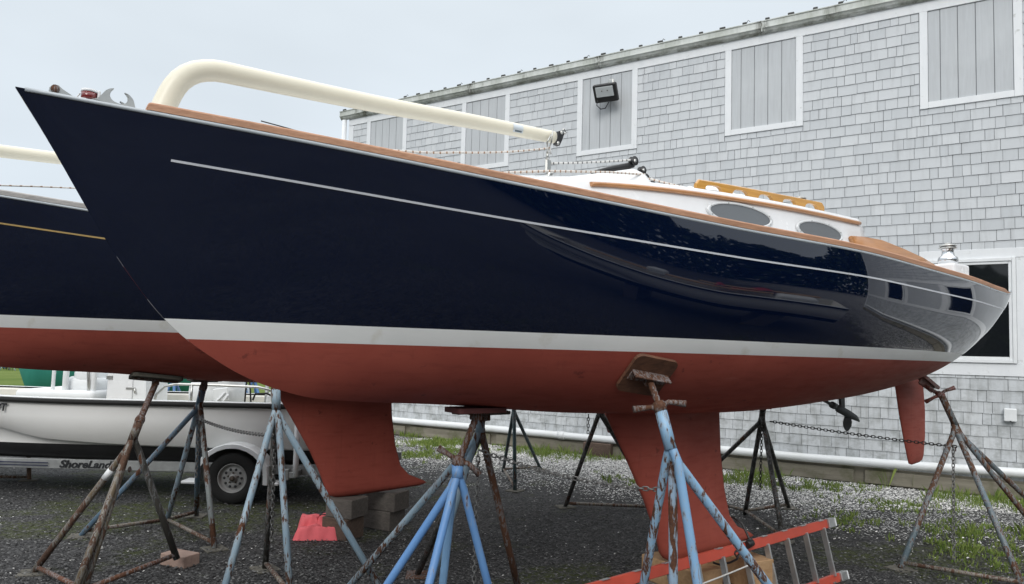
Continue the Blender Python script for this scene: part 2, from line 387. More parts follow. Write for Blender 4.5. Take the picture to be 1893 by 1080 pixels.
# ------------------------------------------------------------------ shingled building
W0, W1 = -12.72, 10.7
bld = thing('boatyard_building', 'long two storey grey shingled building with boarded upper windows behind the blue sailboats', 'building', WALLM)
UPPER = [(-12.12, -10.89), (-9.33, -8.10), (-6.52, -5.26), (-3.62, -2.33), (-.64, .66), (2.25, 3.52), (5.1, 6.4), (7.95, 9.25)]
OPEN = [(a, c_, 5.74, 7.30) for a, c_ in UPPER] + [(-.67, W1 - .15, 1.72, 3.55)]
b = MB(); b.box(((W0 + W1) / 2, 4.0, (7.43 + .2) / 2), (W1 - W0, 8.0, 7.43 - .2)); b.build('wall', plain('dark_joint_paint', (.16, .17, .185), .9), bld, pre=WALLM)  # dark grey backing paint, seen in the joints between shingles
b = MB(); z = .30; row = 0; CO = .1653
z = 4.82 - 28 * CO
while z < 7.26:
    z1 = min(z + CO, 7.262)
    br = sorted({W0 + .15, W1 - .15} | {q for o in OPEN if o[2] < z1 and o[3] > z for q in o[:2]})
    for x0, x1 in zip(br[:-1], br[1:]):
        zs_, ze_ = z, z1; mid = (x0 + x1) / 2
        for o in OPEN:
            if o[0] < mid < o[1] and o[2] < z1 and o[3] > z:
                if o[2] > z: ze_ = o[2]
                elif o[3] < z1: zs_ = o[3]
                else: ze_ = zs_
        if ze_ - zs_ < .02: continue
        x = x0 + .002
        while x < x1 - .004:
            w = random.choice((.11, .14, .17, .2, .23, .26)) * random.uniform(.9, 1.12)
            e_ = x + w
            if x1 - e_ < .07: e_ = x1 - .002
            dz = random.uniform(-.004, .004) if zs_ == z else 0; yo = -.017 - random.uniform(0, .004); g = random.uniform(.004, .0075)
            l = random.uniform(-.0025, .0025)
            p = [(x, yo, zs_ + dz), (e_ - g, yo, zs_ + dz + l), (e_ - g, -.007, ze_ + .004), (x, -.007, ze_ + .004)]
            k = [(x, .001, zs_ + dz), (e_ - g, .001, zs_ + dz + l), (e_ - g, .001, ze_ + .004), (x, .001, ze_ + .004)]
            a = [b.bm.verts.new(q) for q in p]; c_ = [b.bm.verts.new(q) for q in k]
            for f in ((a[0], a[1], a[2], a[3]), (a[1], a[0], c_[0], c_[1]), (a[2], a[1], c_[1], c_[2]), (a[0], a[3], c_[3], c_[0])): b.bm.faces.new(f)
            x = e_
    z += CO
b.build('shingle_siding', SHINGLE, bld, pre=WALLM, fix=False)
b = MB(); b.box(((W0 + W1) / 2, 3.95, .132), (W1 - W0 + .02, 8.0, .264), bev=.01)
for k in range(10):
    x = W0 + 1.1 + k * 2.25; b.box((x, -.075, .11 + .01 * (k % 3)), (2.1, .06, .2), bev=.008)
b.build('foundation', TIMBER, bld, pre=WALLM)
b = MB(); b.box(((W0 + W1) / 2, -.013, 7.346), (W1 - W0, .03, .17), bev=.003); b.build('frieze_board', TRIM, bld, pre=WALLM)
for x in (W0 + .075, W1 - .075):
    b = MB(); b.box((x, -.012, 3.77), (.15, .03, 6.96), bev=.003); b.build('corner_board', TRIM, bld, pre=WALLM)
prof = [(-.02, 7.425), (-.055, 7.415), (-.10, 7.445), (-.125, 7.485), (-.142, 7.488), (-.142, 7.502), (-.13, 7.507), (-.13, 7.60), (-.145, 7.603), (-.145, 7.618), (-.118, 7.618), (-.118, 7.53), (-.03, 7.53)]
b = MB(); b.prism([(W0 - .22, y, z_) for y, z_ in prof], (W1 - W0 + .4, 0, 0))
x = W0 + .6
while x < W1: b.box((x, -.083, 7.512), (.022, .124, .17), bev=.004); x += 3.05
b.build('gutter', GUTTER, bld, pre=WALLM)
b = MB(); b.prism([(W0 - .2, -.09, 7.635), (W0 - .2, 4.3, 8.55), (W0 - .2, 8.6, 7.635), (W0 - .2, 8.6, 7.585), (W0 - .2, 4.3, 8.50), (W0 - .2, -.09, 7.60)], (W1 - W0 + .36, 0, 0))
x = W0 - .1
while x < W1:
    b.prism([(x - .03, -.07, 7.635), (x - .012, -.07, 7.668), (x + .012, -.07, 7.668), (x + .03, -.07, 7.635)], (0, 4.35, .92)); x += .382
roof = b.build('roof', ROOFM, bld, pre=WALLM)
x = W0 - .1; k = 0
while x < W1:
    b = MB(); b.box((x, -.095, 7.655), (.075 + .03 * (k % 3 == 0), .03, .04), bev=.012, seg=2)
    if k % 4 == 1: b.tube([(x + .03, -.09, 7.65), (x + .06, -.09, 7.70), (x + .09, -.09, 7.67)], .006, 5)
    b.build('rib_closure', DARKLICHEN, roof, pre=WALLM); x += .382; k += 1
b = MB(); b.tube([(W0 - .1, -.08, 7.40), (W0 - .1, -.08, 5), (W0 - .1, -.08, .3)], .058, 12); b.build('downspout', TRIM, bld, pre=WALLM)
for a, c_ in UPPER:
    b = MB(); n = 5; off = .0
    ed = [a + .11]; st_ = (c_ - a - .22) / 4.75
    ed += [a + .11 + st_ * .72 + st_ * k for k in range(4)] + [c_ - .11]
    for x0, x1 in zip(ed[:-1], ed[1:]): b.box(((x0 + x1) / 2, .0, 6.545), (x1 - x0 - .011, .016, 1.42), bev=.002)
    sh = b.build('shutter', PANEL, bld, pre=WALLM)
    b = MB(); b.box(((a + c_) / 2, .002, 6.55), (c_ - a - .2, .008, 1.4)); b.build('backing', plain('dark_groove', (.20, .21, .22), .9), sh, pre=WALLM)
    b = MB()
    b.box((a + .055, -.014, 6.50), (.11, .034, 1.52), bev=.003); b.box((c_ - .055, -.014, 6.50), (.11, .034, 1.52), bev=.003)
    b.box(((a + c_) / 2, -.013, 5.79), (c_ - a - .222, .032, .095), bev=.003)
    b.build('trim', TRIM, sh, pre=WALLM)
b = MB(); gx = [-.67, -.6, .53, 1.1, 2.23, 2.8, 3.93, 4.5, 5.6]
XE = W1 - .152
b.box(((XE - .67) / 2, -.012, 3.482), (XE + .67, .03, .136), bev=.003); b.box(((XE - .67) / 2, -.012, 1.81), (XE + .67, .03, .18), bev=.003)
WIN = [(-.60, .53), (3.4, 4.6), (6.5, 7.63)]
for x0, x1 in ((-.67, -.602), (.532, .75), (3.2, 3.398), (4.602, 4.8), (6.3, 6.498), (7.632, 7.85)): b.box(((x0 + x1) / 2, -.008, 2.657), (x1 - x0 - .003, .024, 1.512), bev=.002)
b.build('window_surround', TRIM, bld, pre=WALLM)
b = MB()
for x0, x1 in ((.75, 3.2), (4.8, 6.3), (7.85, XE)): b.box(((x0 + x1) / 2, -.006, 2.657), (x1 - x0 - .004, .02, 1.512))
b.build('wall_panel', PANEL, bld, pre=WALLM)
for x0, x1 in WIN:
    b = MB(); w_ = .085; zc, zh = 2.657, 1.51
    for d_, y_, w2 in ((0, -.03, .05), (.05, -.014, .04)):
        b.box((x0 + d_ + w2 / 2, y_, zc), (w2 - .001, .05, zh - 2 * d_), bev=.004); b.box((x1 - d_ - w2 / 2, y_, zc), (w2 - .001, .05, zh - 2 * d_), bev=.004)
        b.box(((x0 + x1) / 2, y_, zc + zh / 2 - d_ - w2 / 2), (x1 - x0 - 2 * d_ - 2 * w2 - .002, .05, w2 - .001), bev=.004)
        b.box(((x0 + x1) / 2, y_, zc - zh / 2 + d_ + w2 / 2), (x1 - x0 - 2 * d_ - 2 * w2 - .002, .05, w2 - .001), bev=.004)
    wnd = b.build('window', VINYL, bld, pre=WALLM)
    b = MB(); b.box(((x0 + x1) / 2, -.008, zc), (x1 - x0 - .176, .006, zh - .176)); b.build('pane', GLASS, wnd, pre=WALLM)

fl = thing('floodlight', 'black floodlight tilted down on the boarded window nearest the cream boom end', 'floodlight', WALLM @ Matrix.Translation((-5.80, -.02, 6.9)))
FM = WALLM @ Matrix.Translation((-5.78, -.30, 6.80)) @ Euler((R(36), 0, R(6))).to_matrix().to_4x4()
b = MB(); b.box((0, 0, 0), (.46, .10, .34), bev=.025, seg=2); b.box((0, .055, -.02), (.34, .12, .26), bev=.03); 
for k in range(6): b.box((-.15 + .06 * k, .13, 0), (.012, .06, .24))
b.build('lamp_body', BLACK, fl, pre=FM)
b = MB(); b.box((0, -.066, .04), (.34, .012, .19), bev=.005); lens = b.build('lens', LAMPG, fl, pre=FM)
LED = plain('led_dot', (.10, .10, .09), .4)
for x in (-.05, .06):
    b = MB(); b.lathe([(.0, 0), (.012, 0), (.012, .006), (0, .006)], Matrix.Translation((x, -.073, .06)) @ Euler((R(90), 0, 0)).to_matrix().to_4x4(), 10)
    b.build('emitter', LED, lens, pre=FM)
b = MB(); b.box((-5.80, -.03, 7.10), (.11, .04, .11), bev=.015, seg=2); b.box((-5.80, -.045, 6.83), (.10, .07, .16), bev=.01); b.tube([(-5.80, -.05, 7.07), (-5.79, -.17, 7.03), (-5.79, -.22, 6.93)], .016, 8)
b.build('bracket', SATIN, fl, pre=WALLM)
b = MB(); b.tube([WALLM @ Vector(q) for q in ((-5.94, -.30, 6.70), (-5.98, -.27, 6.60), (-5.93, -.20, 6.54), (-5.87, -.12, 6.57), (-5.83, -.06, 6.7))], .009, 6); b.build('cable', BLACK, fl)
vb = thing('utility_box', 'small white utility box on the grey shingle wall beside the rudder', 'utility box', WALLM @ Matrix.Translation((.435, -.02, 1.09)))
b = MB(); b.box((.435, -.062, 1.18), (.15, .085, .18), bev=.012, seg=2); bo = b.build('cover', VINYL, vb, pre=WALLM)
b = MB(); b.box((.435, -.098, 1.093), (.022, .02, .014), bev=.003); b.build('latch', BLACK, bo, pre=WALLM)
b = MB(); b.tube([WALLM @ Vector((x, -.135, .335 + .004 * math.sin(x * 1.3) + (.06 * max(0, (x + 2.3)) / 3 if x > -2.3 else 0) )) for x in np.linspace(-13.2, 10.4, 44)], .066, 14)
b.tube([WALLM @ Vector((-6.72, -.135, .333)), WALLM @ Vector((-6.58, -.135, .333))], .076, 14)
o = b.build('drain_pipe', PIPE); setp(o, 'long white plastic pipe along the foot of the grey shingle wall', 'pipe'); base(o, WALLM @ Vector((-3, -.135, .27)))
b = MB(); pb = gp(1108, 846); b.box((pb.x, pb.y + .1, .13), (.55, .24, .26), Euler((0, 0, R(-30))).to_matrix(), bev=.012); o = b.build('timber_block', BROWNWOOD)
setp(o, 'dark weathered timber block under the white pipe at the wall foot', 'wood block'); base(o, (pb.x, pb.y + .1, 0))

# ------------------------------------------------------------------ sailboats
P = [-2.2586, 3.1399, 0.6213, 0.0332, 0.281, 0.4858, 0.7444, 1.2855, 0.7997]
ZS = [1.0922, 0.9785, 0.8536, 0.7627, 0.7142, 0.6739, 0.6555, 0.6753, 0.7566]
ZKY = [-0.3037, -0.3517, -0.4229, -0.4483, -0.3871, -0.2695, -0.0831, 0.2169, 0.3315]
ZSX = [0, 1.2, 2.4, 3.6, 4.8, 6.0, 7.2, 8.0, 8.61]; ZKX = [1.5, 2.3, 3.3, 4.6, 5.8, 6.8, 7.6, 8.2, 8.61]
LOA = 8.61; BM = P[7]
def sm(x, a, b_):
    t = np.clip((np.asarray(x, float) - a) / (b_ - a), 0, 1); return t * t * (3 - 2 * t)
def pchip(x, X, Y):
    X = np.asarray(X, float); Y = np.asarray(Y, float); x = np.asarray(x, float)
    d = np.diff(Y) / np.diff(X); hh = np.diff(X); m = np.zeros_like(Y)
    for i in range(1, len(X) - 1):
        if d[i - 1] * d[i] > 0:
            w1 = 2 * hh[i] + hh[i - 1]; w2 = hh[i] + 2 * hh[i - 1]; m[i] = (w1 + w2) / (w1 / d[i - 1] + w2 / d[i])
    m[0] = d[0] * 1.5 - m[1] * .5; m[-1] = d[-1] * 1.5 - m[-2] * .5
    i = np.clip(np.searchsorted(X, x) - 1, 0, len(X) - 2); t = (x - X[i]) / hh[i]
    return (2*t**3-3*t**2+1)*Y[i]+(t**3-2*t**2+t)*hh[i]*m[i]+(-2*t**3+3*t**2)*Y[i+1]+(t**3-t**2)*hh[i]*m[i+1]
def sheer(s): return pchip(s, ZSX, ZS)
def beam(s): return pchip(s, [.045, .5, 1.2, 2.4, 3.6, 5.0, 6.4, 7.6, 8.61], [.012, .17, .42, .80*BM/1.25, 1.07*BM/1.25, BM, BM*.95, BM*.80, P[6]])
def kprof(s): return pchip(s, [.045, .115, .18, .41, .55, .69, .81, .93, 1.06, 1.23] + ZKX, [1.086, .977, .874, .487, .280, .106, -.004, -.088, -.166, -.238] + ZKY)
def hullp(s, u):
    s = np.asarray(s, float); u = np.asarray(u, float)
    zs = sheer(s); Bs = beam(s); z0 = kprof(s); mid = sm(s, .3, 3.6)
    a = .30 + .42*mid - .12*sm(s, 6, 8.6); e = .22*(1-mid); c = .62 + .44*mid; g = .58 - .16*mid
    b0 = (1-u)**3; b1 = 3*u*(1-u)**2; b2 = 3*u*u*(1-u); b3 = u**3
    t = b1*a*Bs + b2*c*Bs + b3*Bs
    z = b0*z0 + b1*(z0+e*(zs-z0)) + b2*(z0+g*(zs-z0)) + b3*zs
    rk = .42*sm(s, 6.6, 8.61)
    return s - rk*(zs-z), t, z
BOATM = Matrix.Translation((P[0], P[1], EYE + P[3])) @ Matrix.Rotation(P[2], 4, 'Z')       # local x aft, y to starboard, z up from the paint line
def bl(s, t, z): return BOATM @ Vector((s, -t, z))                                         # t positive = port (towards the camera)
def hull_at(s, u, side=1, off=(0, 0, 0)):
    def q(a, c):
        x, t, z = hullp(a, c); return bl(float(x), side*float(t), float(z))
    p0 = q(s, u); n = (q(s+.02, u)-p0).cross(q(s, u+.02)-p0).normalized()
    if n.dot(p0 - bl(s, 0, .3)) < 0: n = -n
    return p0 + Vector(off), n
def u_at_z(s, z):
    uu = np.linspace(0, 1, 200); return float(np.interp(z, hullp(s, uu)[2], uu))
boat = thing('sailboat', 'glossy navy sailboat with white boot stripe and silver cove line, nearest the camera', 'sailboat', BOATM @ Matrix.Translation((4.6, 0, -1.56)), 'navy sailboats standing on jack stands')
sg = np.concatenate([np.linspace(.045, 1.5, 48)[:-1], np.linspace(1.5, LOA, 84)]); ug = np.linspace(0, 1, 44)
S_, U_ = np.meshgrid(sg, ug, indexing='ij'); X_, T_, Z_ = hullp(S_, U_); T_ = T_ + .004*(1-sm(S_, .7, 1.5))*(1-U_)
hb = MB()
for side in (1, -1):
    hb.grid([[bl(X_[i, j], side*T_[i, j], Z_[i, j]) for j in range(len(ug))] for i in range(len(sg))], flip=(side > 0))
bm = hb.bm; bm.normal_update()
fc = sum((f.normal.dot(f.calc_center_median() - bl(f.calc_center_median().dot(Vector((0,0,0))), 0, 0)) for f in []), 0)
pz = BOATM.translation.z
ZST = lambda x: .099 - .0036 * x
for zz, kk in ((0.0, 0.0), (.099, .0036)):
    bmesh.ops.bisect_plane(bm, geom=bm.verts[:] + bm.edges[:] + bm.faces[:], plane_co=bl(0, 0, zz), plane_no=BOATM.to_3x3() @ Vector((kk, 0, 1)))
# stem strip and transom
ctr = bl(4.5, 0, .2)
f0 = max(bm.faces, key=lambda f: f.calc_area())
bm.normal_update()
def dirok(f):
    c = f.calc_center_median(); l = BOATM.inverted() @ c; return f.normal.dot(c - bl(l.x, 0, .35)) > 0
if sum(dirok(f) for f in bm.faces) < len(bm.faces) / 2: bmesh.ops.reverse_faces(bm, faces=bm.faces[:]); bm.normal_update()
bands = {'hull_bottom': [], 'boot_stripe': [], 'hull': []}
for f in bm.faces:
    q = BOATM.inverted() @ f.calc_center_median(); bands['hull_bottom' if q.z < 0 else 'boot_stripe' if q.z < ZST(q.x) else 'hull'].append(f)
hullparts = {}
inv = WM[boat.name].inverted(); inv3 = inv.to_3x3()
for nm, mt in (('hull', NAVY), ('boot_stripe', STRIPE), ('hull_bottom', RED)):
    vid = {}; vs = []; ns = []; fs = []
    for f in bands[nm]:
        row = []
        for v in f.verts:
            if v not in vid: vid[v] = len(vs); vs.append(inv @ v.co); ns.append(inv3 @ v.normal)
            row.append(vid[v])
        fs.append(row)
    # close the stem and the transom of this band
    def addquad(a, c, d, e_):
        k = len(vs); vs.extend([inv @ q for q in (a, c, d, e_)]); n = (vs[k+1]-vs[k]).cross(vs[k+2]-vs[k]).normalized(); ns.extend([n]*4); fs.append([k, k+1, k+2, k+3])
    lo, hi = {'hull': (.095, 9), 'boot_stripe': (0, .095), 'hull_bottom': (-9, 0)}[nm]
    for i in range(len(sg)-1):
        if sg[i] > 1.5: break
        za, zb = Z_[i, 0], Z_[i+1, 0]; cz = (za+zb)/2
        if lo < cz <= hi: addquad(bl(X_[i, 0], T_[i, 0], za), bl(X_[i+1, 0], T_[i+1, 0], zb), bl(X_[i+1, 0], -T_[i+1, 0], zb), bl(X_[i, 0], -T_[i, 0], za))
    for j in range(len(ug)-1):
        za, zb = Z_[-1, j], Z_[-1, j+1]
        if lo < (za+zb)/2 <= hi: addquad(bl(X_[-1, j], T_[-1, j], za), bl(X_[-1, j], -T_[-1, j], za), bl(X_[-1, j+1], -T_[-1, j+1], zb), bl(X_[-1, j+1], T_[-1, j+1], zb))
    me = bpy.data.meshes.new(nm); me.from_pydata([tuple(v) for v in vs], [], fs); me.materials.append(mt)
    me.polygons.foreach_set('use_smooth', [True]*len(me.polygons)); me.update()
    me.normals_split_custom_set_from_vertices([tuple(n) for n in ns])
    o = bpy.data.objects.new(nm, me); COL.objects.link(o); o.parent = boat; WM[o.name] = WM[boat.name]; hullparts[nm] = o
bm.free()
# deck
b = MB(); rows = []
for s in np.linspace(.06, LOA, 70):
    B = float(beam(s)) - .004; z = float(sheer(s)) - .006
    rows.append([bl(s, B*k, z + .05*B*(1-k*k)) for k in np.linspace(-1, 1, 11)])
b.grid(rows); b.build('deck', GELWHITE, boat)
# pale sheer edge, toe rails, cove stripes
def sweep(name, mat, s0, s1, prof, side, n=110, endtaper=0, dz=0, smooth=None):
    b = MB(); rows = []
    for k, s in enumerate(([s0 + i*.006 for i in range(5)] if endtaper else []) + list(np.linspace(s0+.03, s1-.03, n)) + [s1 - i*.006 for i in range(4, -1, -1)]):
        B = float(beam(s)); z = float(sheer(s)) + dz; f = 1.0
        if endtaper: f = min(1, .45 + .55*math.sqrt(max(0, 1-(1-min(1, (s-s0)/endtaper))**2)), .12 + .88*min(1, (s1-s)/.55))
        rows.append([bl(s, side*(B + pt), z + (pz_*f if pz_ > 0 else pz_)) for pt, pz_ in prof])
    V = b.grid(rows, close=True)
    for r_ in (V[0], V[-1][::-1]): b.bm.faces.new(r_)
    return b.build(name, mat, boat, smooth=smooth)
sheer_edge = plain('pale_sheer_edge', (.40, .44, .47), .3, var=.08)
for side in (1, -1):
    sweep('sheer_edge', sheer_edge, .05, 8.60, [(.001, -.012), (.004, -.002), (.0, .006), (-.01, .008), (-.01, -.012)], side)
    sweep('toe_rail', TEAK, .545, 8.42, [(.002, .008), (.004, .036), (.001, .042), (-.006, .046), (-.040, .046), (-.046, .041), (-.05, .008)], side, endtaper=.018, smooth=False)
    b = MB(); rows = []
    for s in np.linspace(.66, 8.57, 130):
        d_ = .20 - .05*float(sm(s, 0, 8)); zt = float(sheer(s)) - d_; w = .0055
        q = []
        for zo, nn in ((w, .0005), (w, .003), (-w, .003), (-w, .0005)):
            u = u_at_z(s, zt+zo); p0, n = hull_at(s, u, side); q.append(p0 + n*nn)
        rows.append(q)
    V = b.grid(rows, close=True, flip=False)
    for r_ in (V[0], V[-1][::-1]): b.bm.faces.new(r_)
    b.build('cove_stripe', COVE_SILVER, boat, smooth=False)
# keel and rudder: foil sections between a leading and a trailing curve
def foil(name, mat, stn, parent):
    b = MB(); rows = []
    for s0, s1, z0, z1, th in stn:
        r_ = []
        for k in range(28):
            a = 2*math.pi*k/28; x = .5*(1-math.cos(a)); y = th*(1.48*math.sqrt(max(x, 0)) - .63*x - 1.76*x*x + 1.42*x**3 - .51*x**4)*(1 if a <= math.pi else -1)*1.0
            r_.append(bl(s0+(s1-s0)*x, y, z0+(z1-z0)*x))
        rows.append(r_)
    V = b.grid(rows, close=True)
    for r_ in (V[0], V[-1][::-1]): b.bm.faces.new(r_)
    return b.build(name, mat, parent)
foil('keel', RED, [(3.60, 4.93, -.36, -.36, .16), (3.64, 4.88, -.47, -.47, .14), (3.82, 4.90, -.75, -.78, .13), (4.02, 4.95, -1.08, -1.08, .13), (4.13, 5.02, -1.30, -1.30, .14), (4.18, 5.12, -1.42, -1.40, .155), (4.20, 5.30, -1.49, -1.475, .16), (4.235, 5.34, -1.535, -1.50, .14), (4.30, 5.25, -1.56, -1.525, .09), (4.4, 5.1, -1.563, -1.53, .02)], boat)
foil('rudder', RED, [(7.66, 8.26, -.06, .04, .05), (7.70, 8.30, -.25, -.22, .05), (7.78, 8.34, -.55, -.52, .046), (7.87, 8.335, -.82, -.80, .04), (7.94, 8.30, -1.0, -1.0, .036), (7.97, 8.27, -1.075, -1.05, .03), (8.03, 8.2, -1.09, -1.075, .008)], boat)
b = MB(); b.tube([bl(6.30, 0, -.36), bl(6.62, 0, -.462), bl(6.66, 0, -.475)], .016, 8); b.tube([bl(6.52, 0, -.43), bl(6.57, 0, -.445)], .032, 10)
b.tube([bl(6.60, 0, -.455), bl(6.64, 0, -.47), bl(6.82, 0, -.53), bl(6.93, 0, -.565), bl(7.0, 0, -.60)], [.022, .038, .036, .028, .008], 12)
b.prism([bl(6.64, .012, -.30), bl(6.72, .012, -.28), bl(6.73, .012, -.50), bl(6.67, .012, -.48)], bl(0, -.024, 0) - bl(0, 0, 0)); b.build('propeller_strut', GREYPRIMER, boat)
b = MB(); 
rows = [[bl(6.80 + c_ + .008*math.cos(a), w_*math.cos(a), z_) for a in [2*math.pi*k/10 for k in range(10)]] for c_, w_, z_ in ((0, .012, -.52), (-.005, .03, -.555), (-.01, .042, -.60), (-.015, .038, -.64), (-.02, .018, -.675), (-.02, .004, -.69))]
b.grid(rows, close=True); b.build('propeller', GREYPRIMER, boat)
# cabin
def cab_t(s): return float(pchip(s, [1.95, 2.3, 2.9, 3.8, 4.9, 5.9], [.16, .42, .64, .76, .80, .78]))
def cab_top(s): return float(pchip(s, [1.95, 2.3, 2.6, 3.0, 3.5, 4.5, 5.9], [.90, .965, 1.015, 1.060, 1.088, 1.122, 1.146]))
b = MB(); rows = []
for s in list(np.linspace(1.95, 5.66, 60)) + [5.69]:
    t = cab_t(s); zt = cab_top(s); zd = float(sheer(s)) - .02; e_ = .05 if s > 2.2 else .03
    half = [(t + .015, zd), (t - .01, zd + (zt-zd)*.35), (t - .035, zd + (zt-zd)*.75), (t - .045, zt - .035), (t - .055, zt - .012), (t - .085, zt), (t*.5, zt + .05), (0, zt + .066)]
    k = .13*(1 if s > 5 else 0)
    ful = half + [(-a, c_) for a, c_ in half[-2::-1]]
    rows.append([bl(s + (.14*(1 - (z - zd)/(zt - zd)) if s > 5.66 else 0) , a, z) for a, z in ful])
V = b.grid(rows); b.bm.faces.new(V[-1][::-1]); b.bm.faces.new(V[0])
cab = b.build('cabin', GELWHITE, boat)
def cab_side(s, zf):
    t = cab_t(s); zt = cab_top(s); zd = float(sheer(s)) - .02
    return t + .015 - .058*zf, zd + (zt-zd)*zf
for side in (1, -1):
    b = MB(); rows = []
    for s in np.linspace(2.90, 5.66, 60):
        zt = cab_top(s) - .052; z0 = float(sheer(s)) - .02; zf = (zt - z0)/(cab_top(s) - z0); t = cab_side(s, zf)[0]
        rows.append([bl(s, side*(t + a), zt + c_) for a, c_ in ((-.01, -.015), (.012, -.013), (.02, 0), (.012, .013), (-.01, .015))])
    V = b.grid(rows, close=True); b.bm.faces.new(V[0]); b.bm.faces.new(V[-1][::-1]); b.build('cabin_moulding', VARN, cab)
    for sc_, zc, a_, h_ in ((4.13, .952, .305, .068), (5.05, .945, .285, .068)):
        fr = MB(); gl = MB(); ro, ri, rg = [], [], []
        for k in range(48):
            q = 2*math.pi*k/48; cq, sq = math.cos(q), math.sin(q)
            def pt(sc2, out):
                s = sc_ + a_*sc2[0]*cq; z = zc + h_*sc2[1]*sq; z0 = float(sheer(s)) - .02; zf = (z - z0)/(cab_top(s) - z0)
                return bl(s, side*(cab_side(s, zf)[0] + out), z)
            ro.append([pt((1.09, 1.22), -.004), pt((1.09, 1.22), .010), pt((1.06, 1.14), .014), pt((1.0, 1.0), .012), pt((1.0, 1.0), -.002)]); rg.append(pt((1.005, 1.01), .006))
        fr.grid(ro + [ro[0]]); f_ = fr.build('portlight', plain('white_metal_frame', (.62, .64, .65), .35, .1, .05), cab)
        gl.bm.faces.new([gl.bm.verts.new(p) for p in rg]); gl.build('glass', SMOKED, f_)
        for k in range(8):
            q = 2*math.pi*(k+.5)/8; cq, sq = math.cos(q), math.sin(q); sb = MB(); sb.lathe([(0, -.002), (.006, -.002), (.005, .003), (0, .004)], axisM(pt((1.045, 1.09), .013), bl(0, side, .15) - bl(0, 0, 0)), 8); sb.build('screw', GALV, f_)
    b = MB(); n0 = 5; s0, s1 = 3.97, 5.55; T0 = .50
    top = []; bot = []
    zr = lambda s: cab_top(s) + .066 - .05*(T0/cab_t(s))*.62 - .012
    N = 100
    for k in range(N+1):
        f = k/N; s = s0+(s1-s0)*f; e_ = min(1, min(f, 1-f)/.02)
        top.append((s, zr(s)+.055+.030*e_+.02*f))
        ph = (f*5.2 - .10) % 1.0 ; g = abs(ph-.5)*2
        inside = .06 < f < .94
        lift = (.056+.02*f)*max(0, 1-(g/.66)**4)**.5 if (g < .66 and .02 < f < .985) else 0
        bot.append((s, zr(s)+lift))
    for sgn in (0,):
        rows = [[bl(a[0], side*(T0+.014), c_[1]), bl(a[0], side*(T0+.014), a[1]-.008), bl(a[0], side*(T0+.006), a[1]), bl(a[0], side*(T0-.006), a[1]), bl(a[0], side*(T0-.014), a[1]-.008), bl(a[0], side*(T0-.014), c_[1])] for a, c_ in zip(top, bot)]
        V = b.grid(rows, close=True); b.bm.faces.new(V[0]); b.bm.faces.new(V[-1][::-1])
    b.build('grab_rail', HONEY, cab, smooth=False)
    # cockpit coaming
    b = MB(); rows = []
    for s, zt, tt, zl in ((5.46, .962, .80, .945), (5.52, .966, .805, .84), (5.62, .972, .81, .66), (5.87, .974, .82, .64), (6.2, .940, .825, .64), (6.54, .900, .82, .64), (6.78, .862, .81, .64), (6.92, .80, .80, .64)):
        rows.append([bl(s, side*tt, zl), bl(s, side*(tt+.006), zt-.004), bl(s, side*(tt-.004), zt), bl(s, side*(tt-.026), zt-.004), bl(s, side*(tt-.03), zl)])
    V = b.grid(rows, close=True); b.bm.faces.new(V[0]); b.bm.faces.new(V[-1][::-1]); b.build('coaming', VARN, boat)
    b = MB(); b.box(BOATM @ Vector((7.03, -side*.82, .765)), (.30, .24, .22), Matrix.Rotation(P[2], 3, 'Z'), bev=.02, seg=2); b.build('winch_base', GELWHITE, boat)
    def winch(s, t, z, k):
        b = MB(); b.lathe([(.0, 0), (.082*k, 0), (.082*k, .03*k), (.086*k, .033*k), (.086*k, .055*k), (.078*k, .075*k), (.058*k, .09*k), (.05*k, .12*k), (.052*k, .15*k), (.06*k, .158*k)], BOATM @ Matrix.Translation((s, -t, z)), 24); w_ = b.build('winch', CHROME, boat)
        b = MB(); b.lathe([(.0, .158*k), (.075*k, .158*k), (.078*k, .166*k), (.06*k, .172*k), (.06*k, .178*k), (.074*k, .182*k), (.07*k, .192*k), (.03*k, .20*k), (.028*k, .212*k), (0, .214*k)], BOATM @ Matrix.Translation((s, -t, z)), 24); b.build('self_tailer', SATIN, w_)
        b = MB(); b.lathe([(.061*k, .172*k), (.066*k, .172*k), (.066*k, .178*k), (.061*k, .178*k)], BOATM @ Matrix.Translation((s, -t, z)), 24); b.build('tailer_groove', BLACK, w_)
    winch(7.03, side*.82, .872, .95)
    winch(5.52, side*.30, cab_top(5.5)+.05, .82)
# mast collar under a white canvas boot, blocks
b = MB(); rows = []
for s in np.linspace(2.75, 3.86, 24):
    f = (s-2.75)/1.11; z0 = cab_top(s) - .01; hh_ = .02 + .215*f**1.25; w = .12 + .10*f
    if s > 3.83: hh_ *= .9
    rows.append([bl(s, w*math.cos(a), z0 + .05 + hh_*max(0, math.sin(a))**(1.0+.35*f) - (.06 if abs(math.cos(a)) > .99 else 0)) for a in [math.pi*k/18 for k in range(19)]])
V = b.grid(rows); b.bm.faces.new(V[-1]); b.build('mast_boot', CANVAS, cab)
def block(c, r, parent, M=None):
    b = MB(); T = axisM(c, BOATM.to_3x3() @ Vector((0, 1, 0)))
    b.lathe([(0, -.018), (r, -.018), (r, -.012), (r*.6, -.01), (r*.6, .01), (r, .012), (r, .018), (0, .018)], T, 16); o = b.build('block', BLACK, parent)
    b = MB(); b.lathe([(0, -.022), (r*.35, -.022), (r*.35, .022), (0, .022)], T, 10); b.build('pin', SATIN, o)
zc = cab_top(3.7)+.05
b = MB(); b.tube([bl(3.45, .0, 1.275), bl(3.62, .0, 1.33), bl(3.80, .0, 1.385), bl(3.85, .01, 1.40)], [.012, .022, .026, .02], 8); b.build('strap', BLACK, cab)
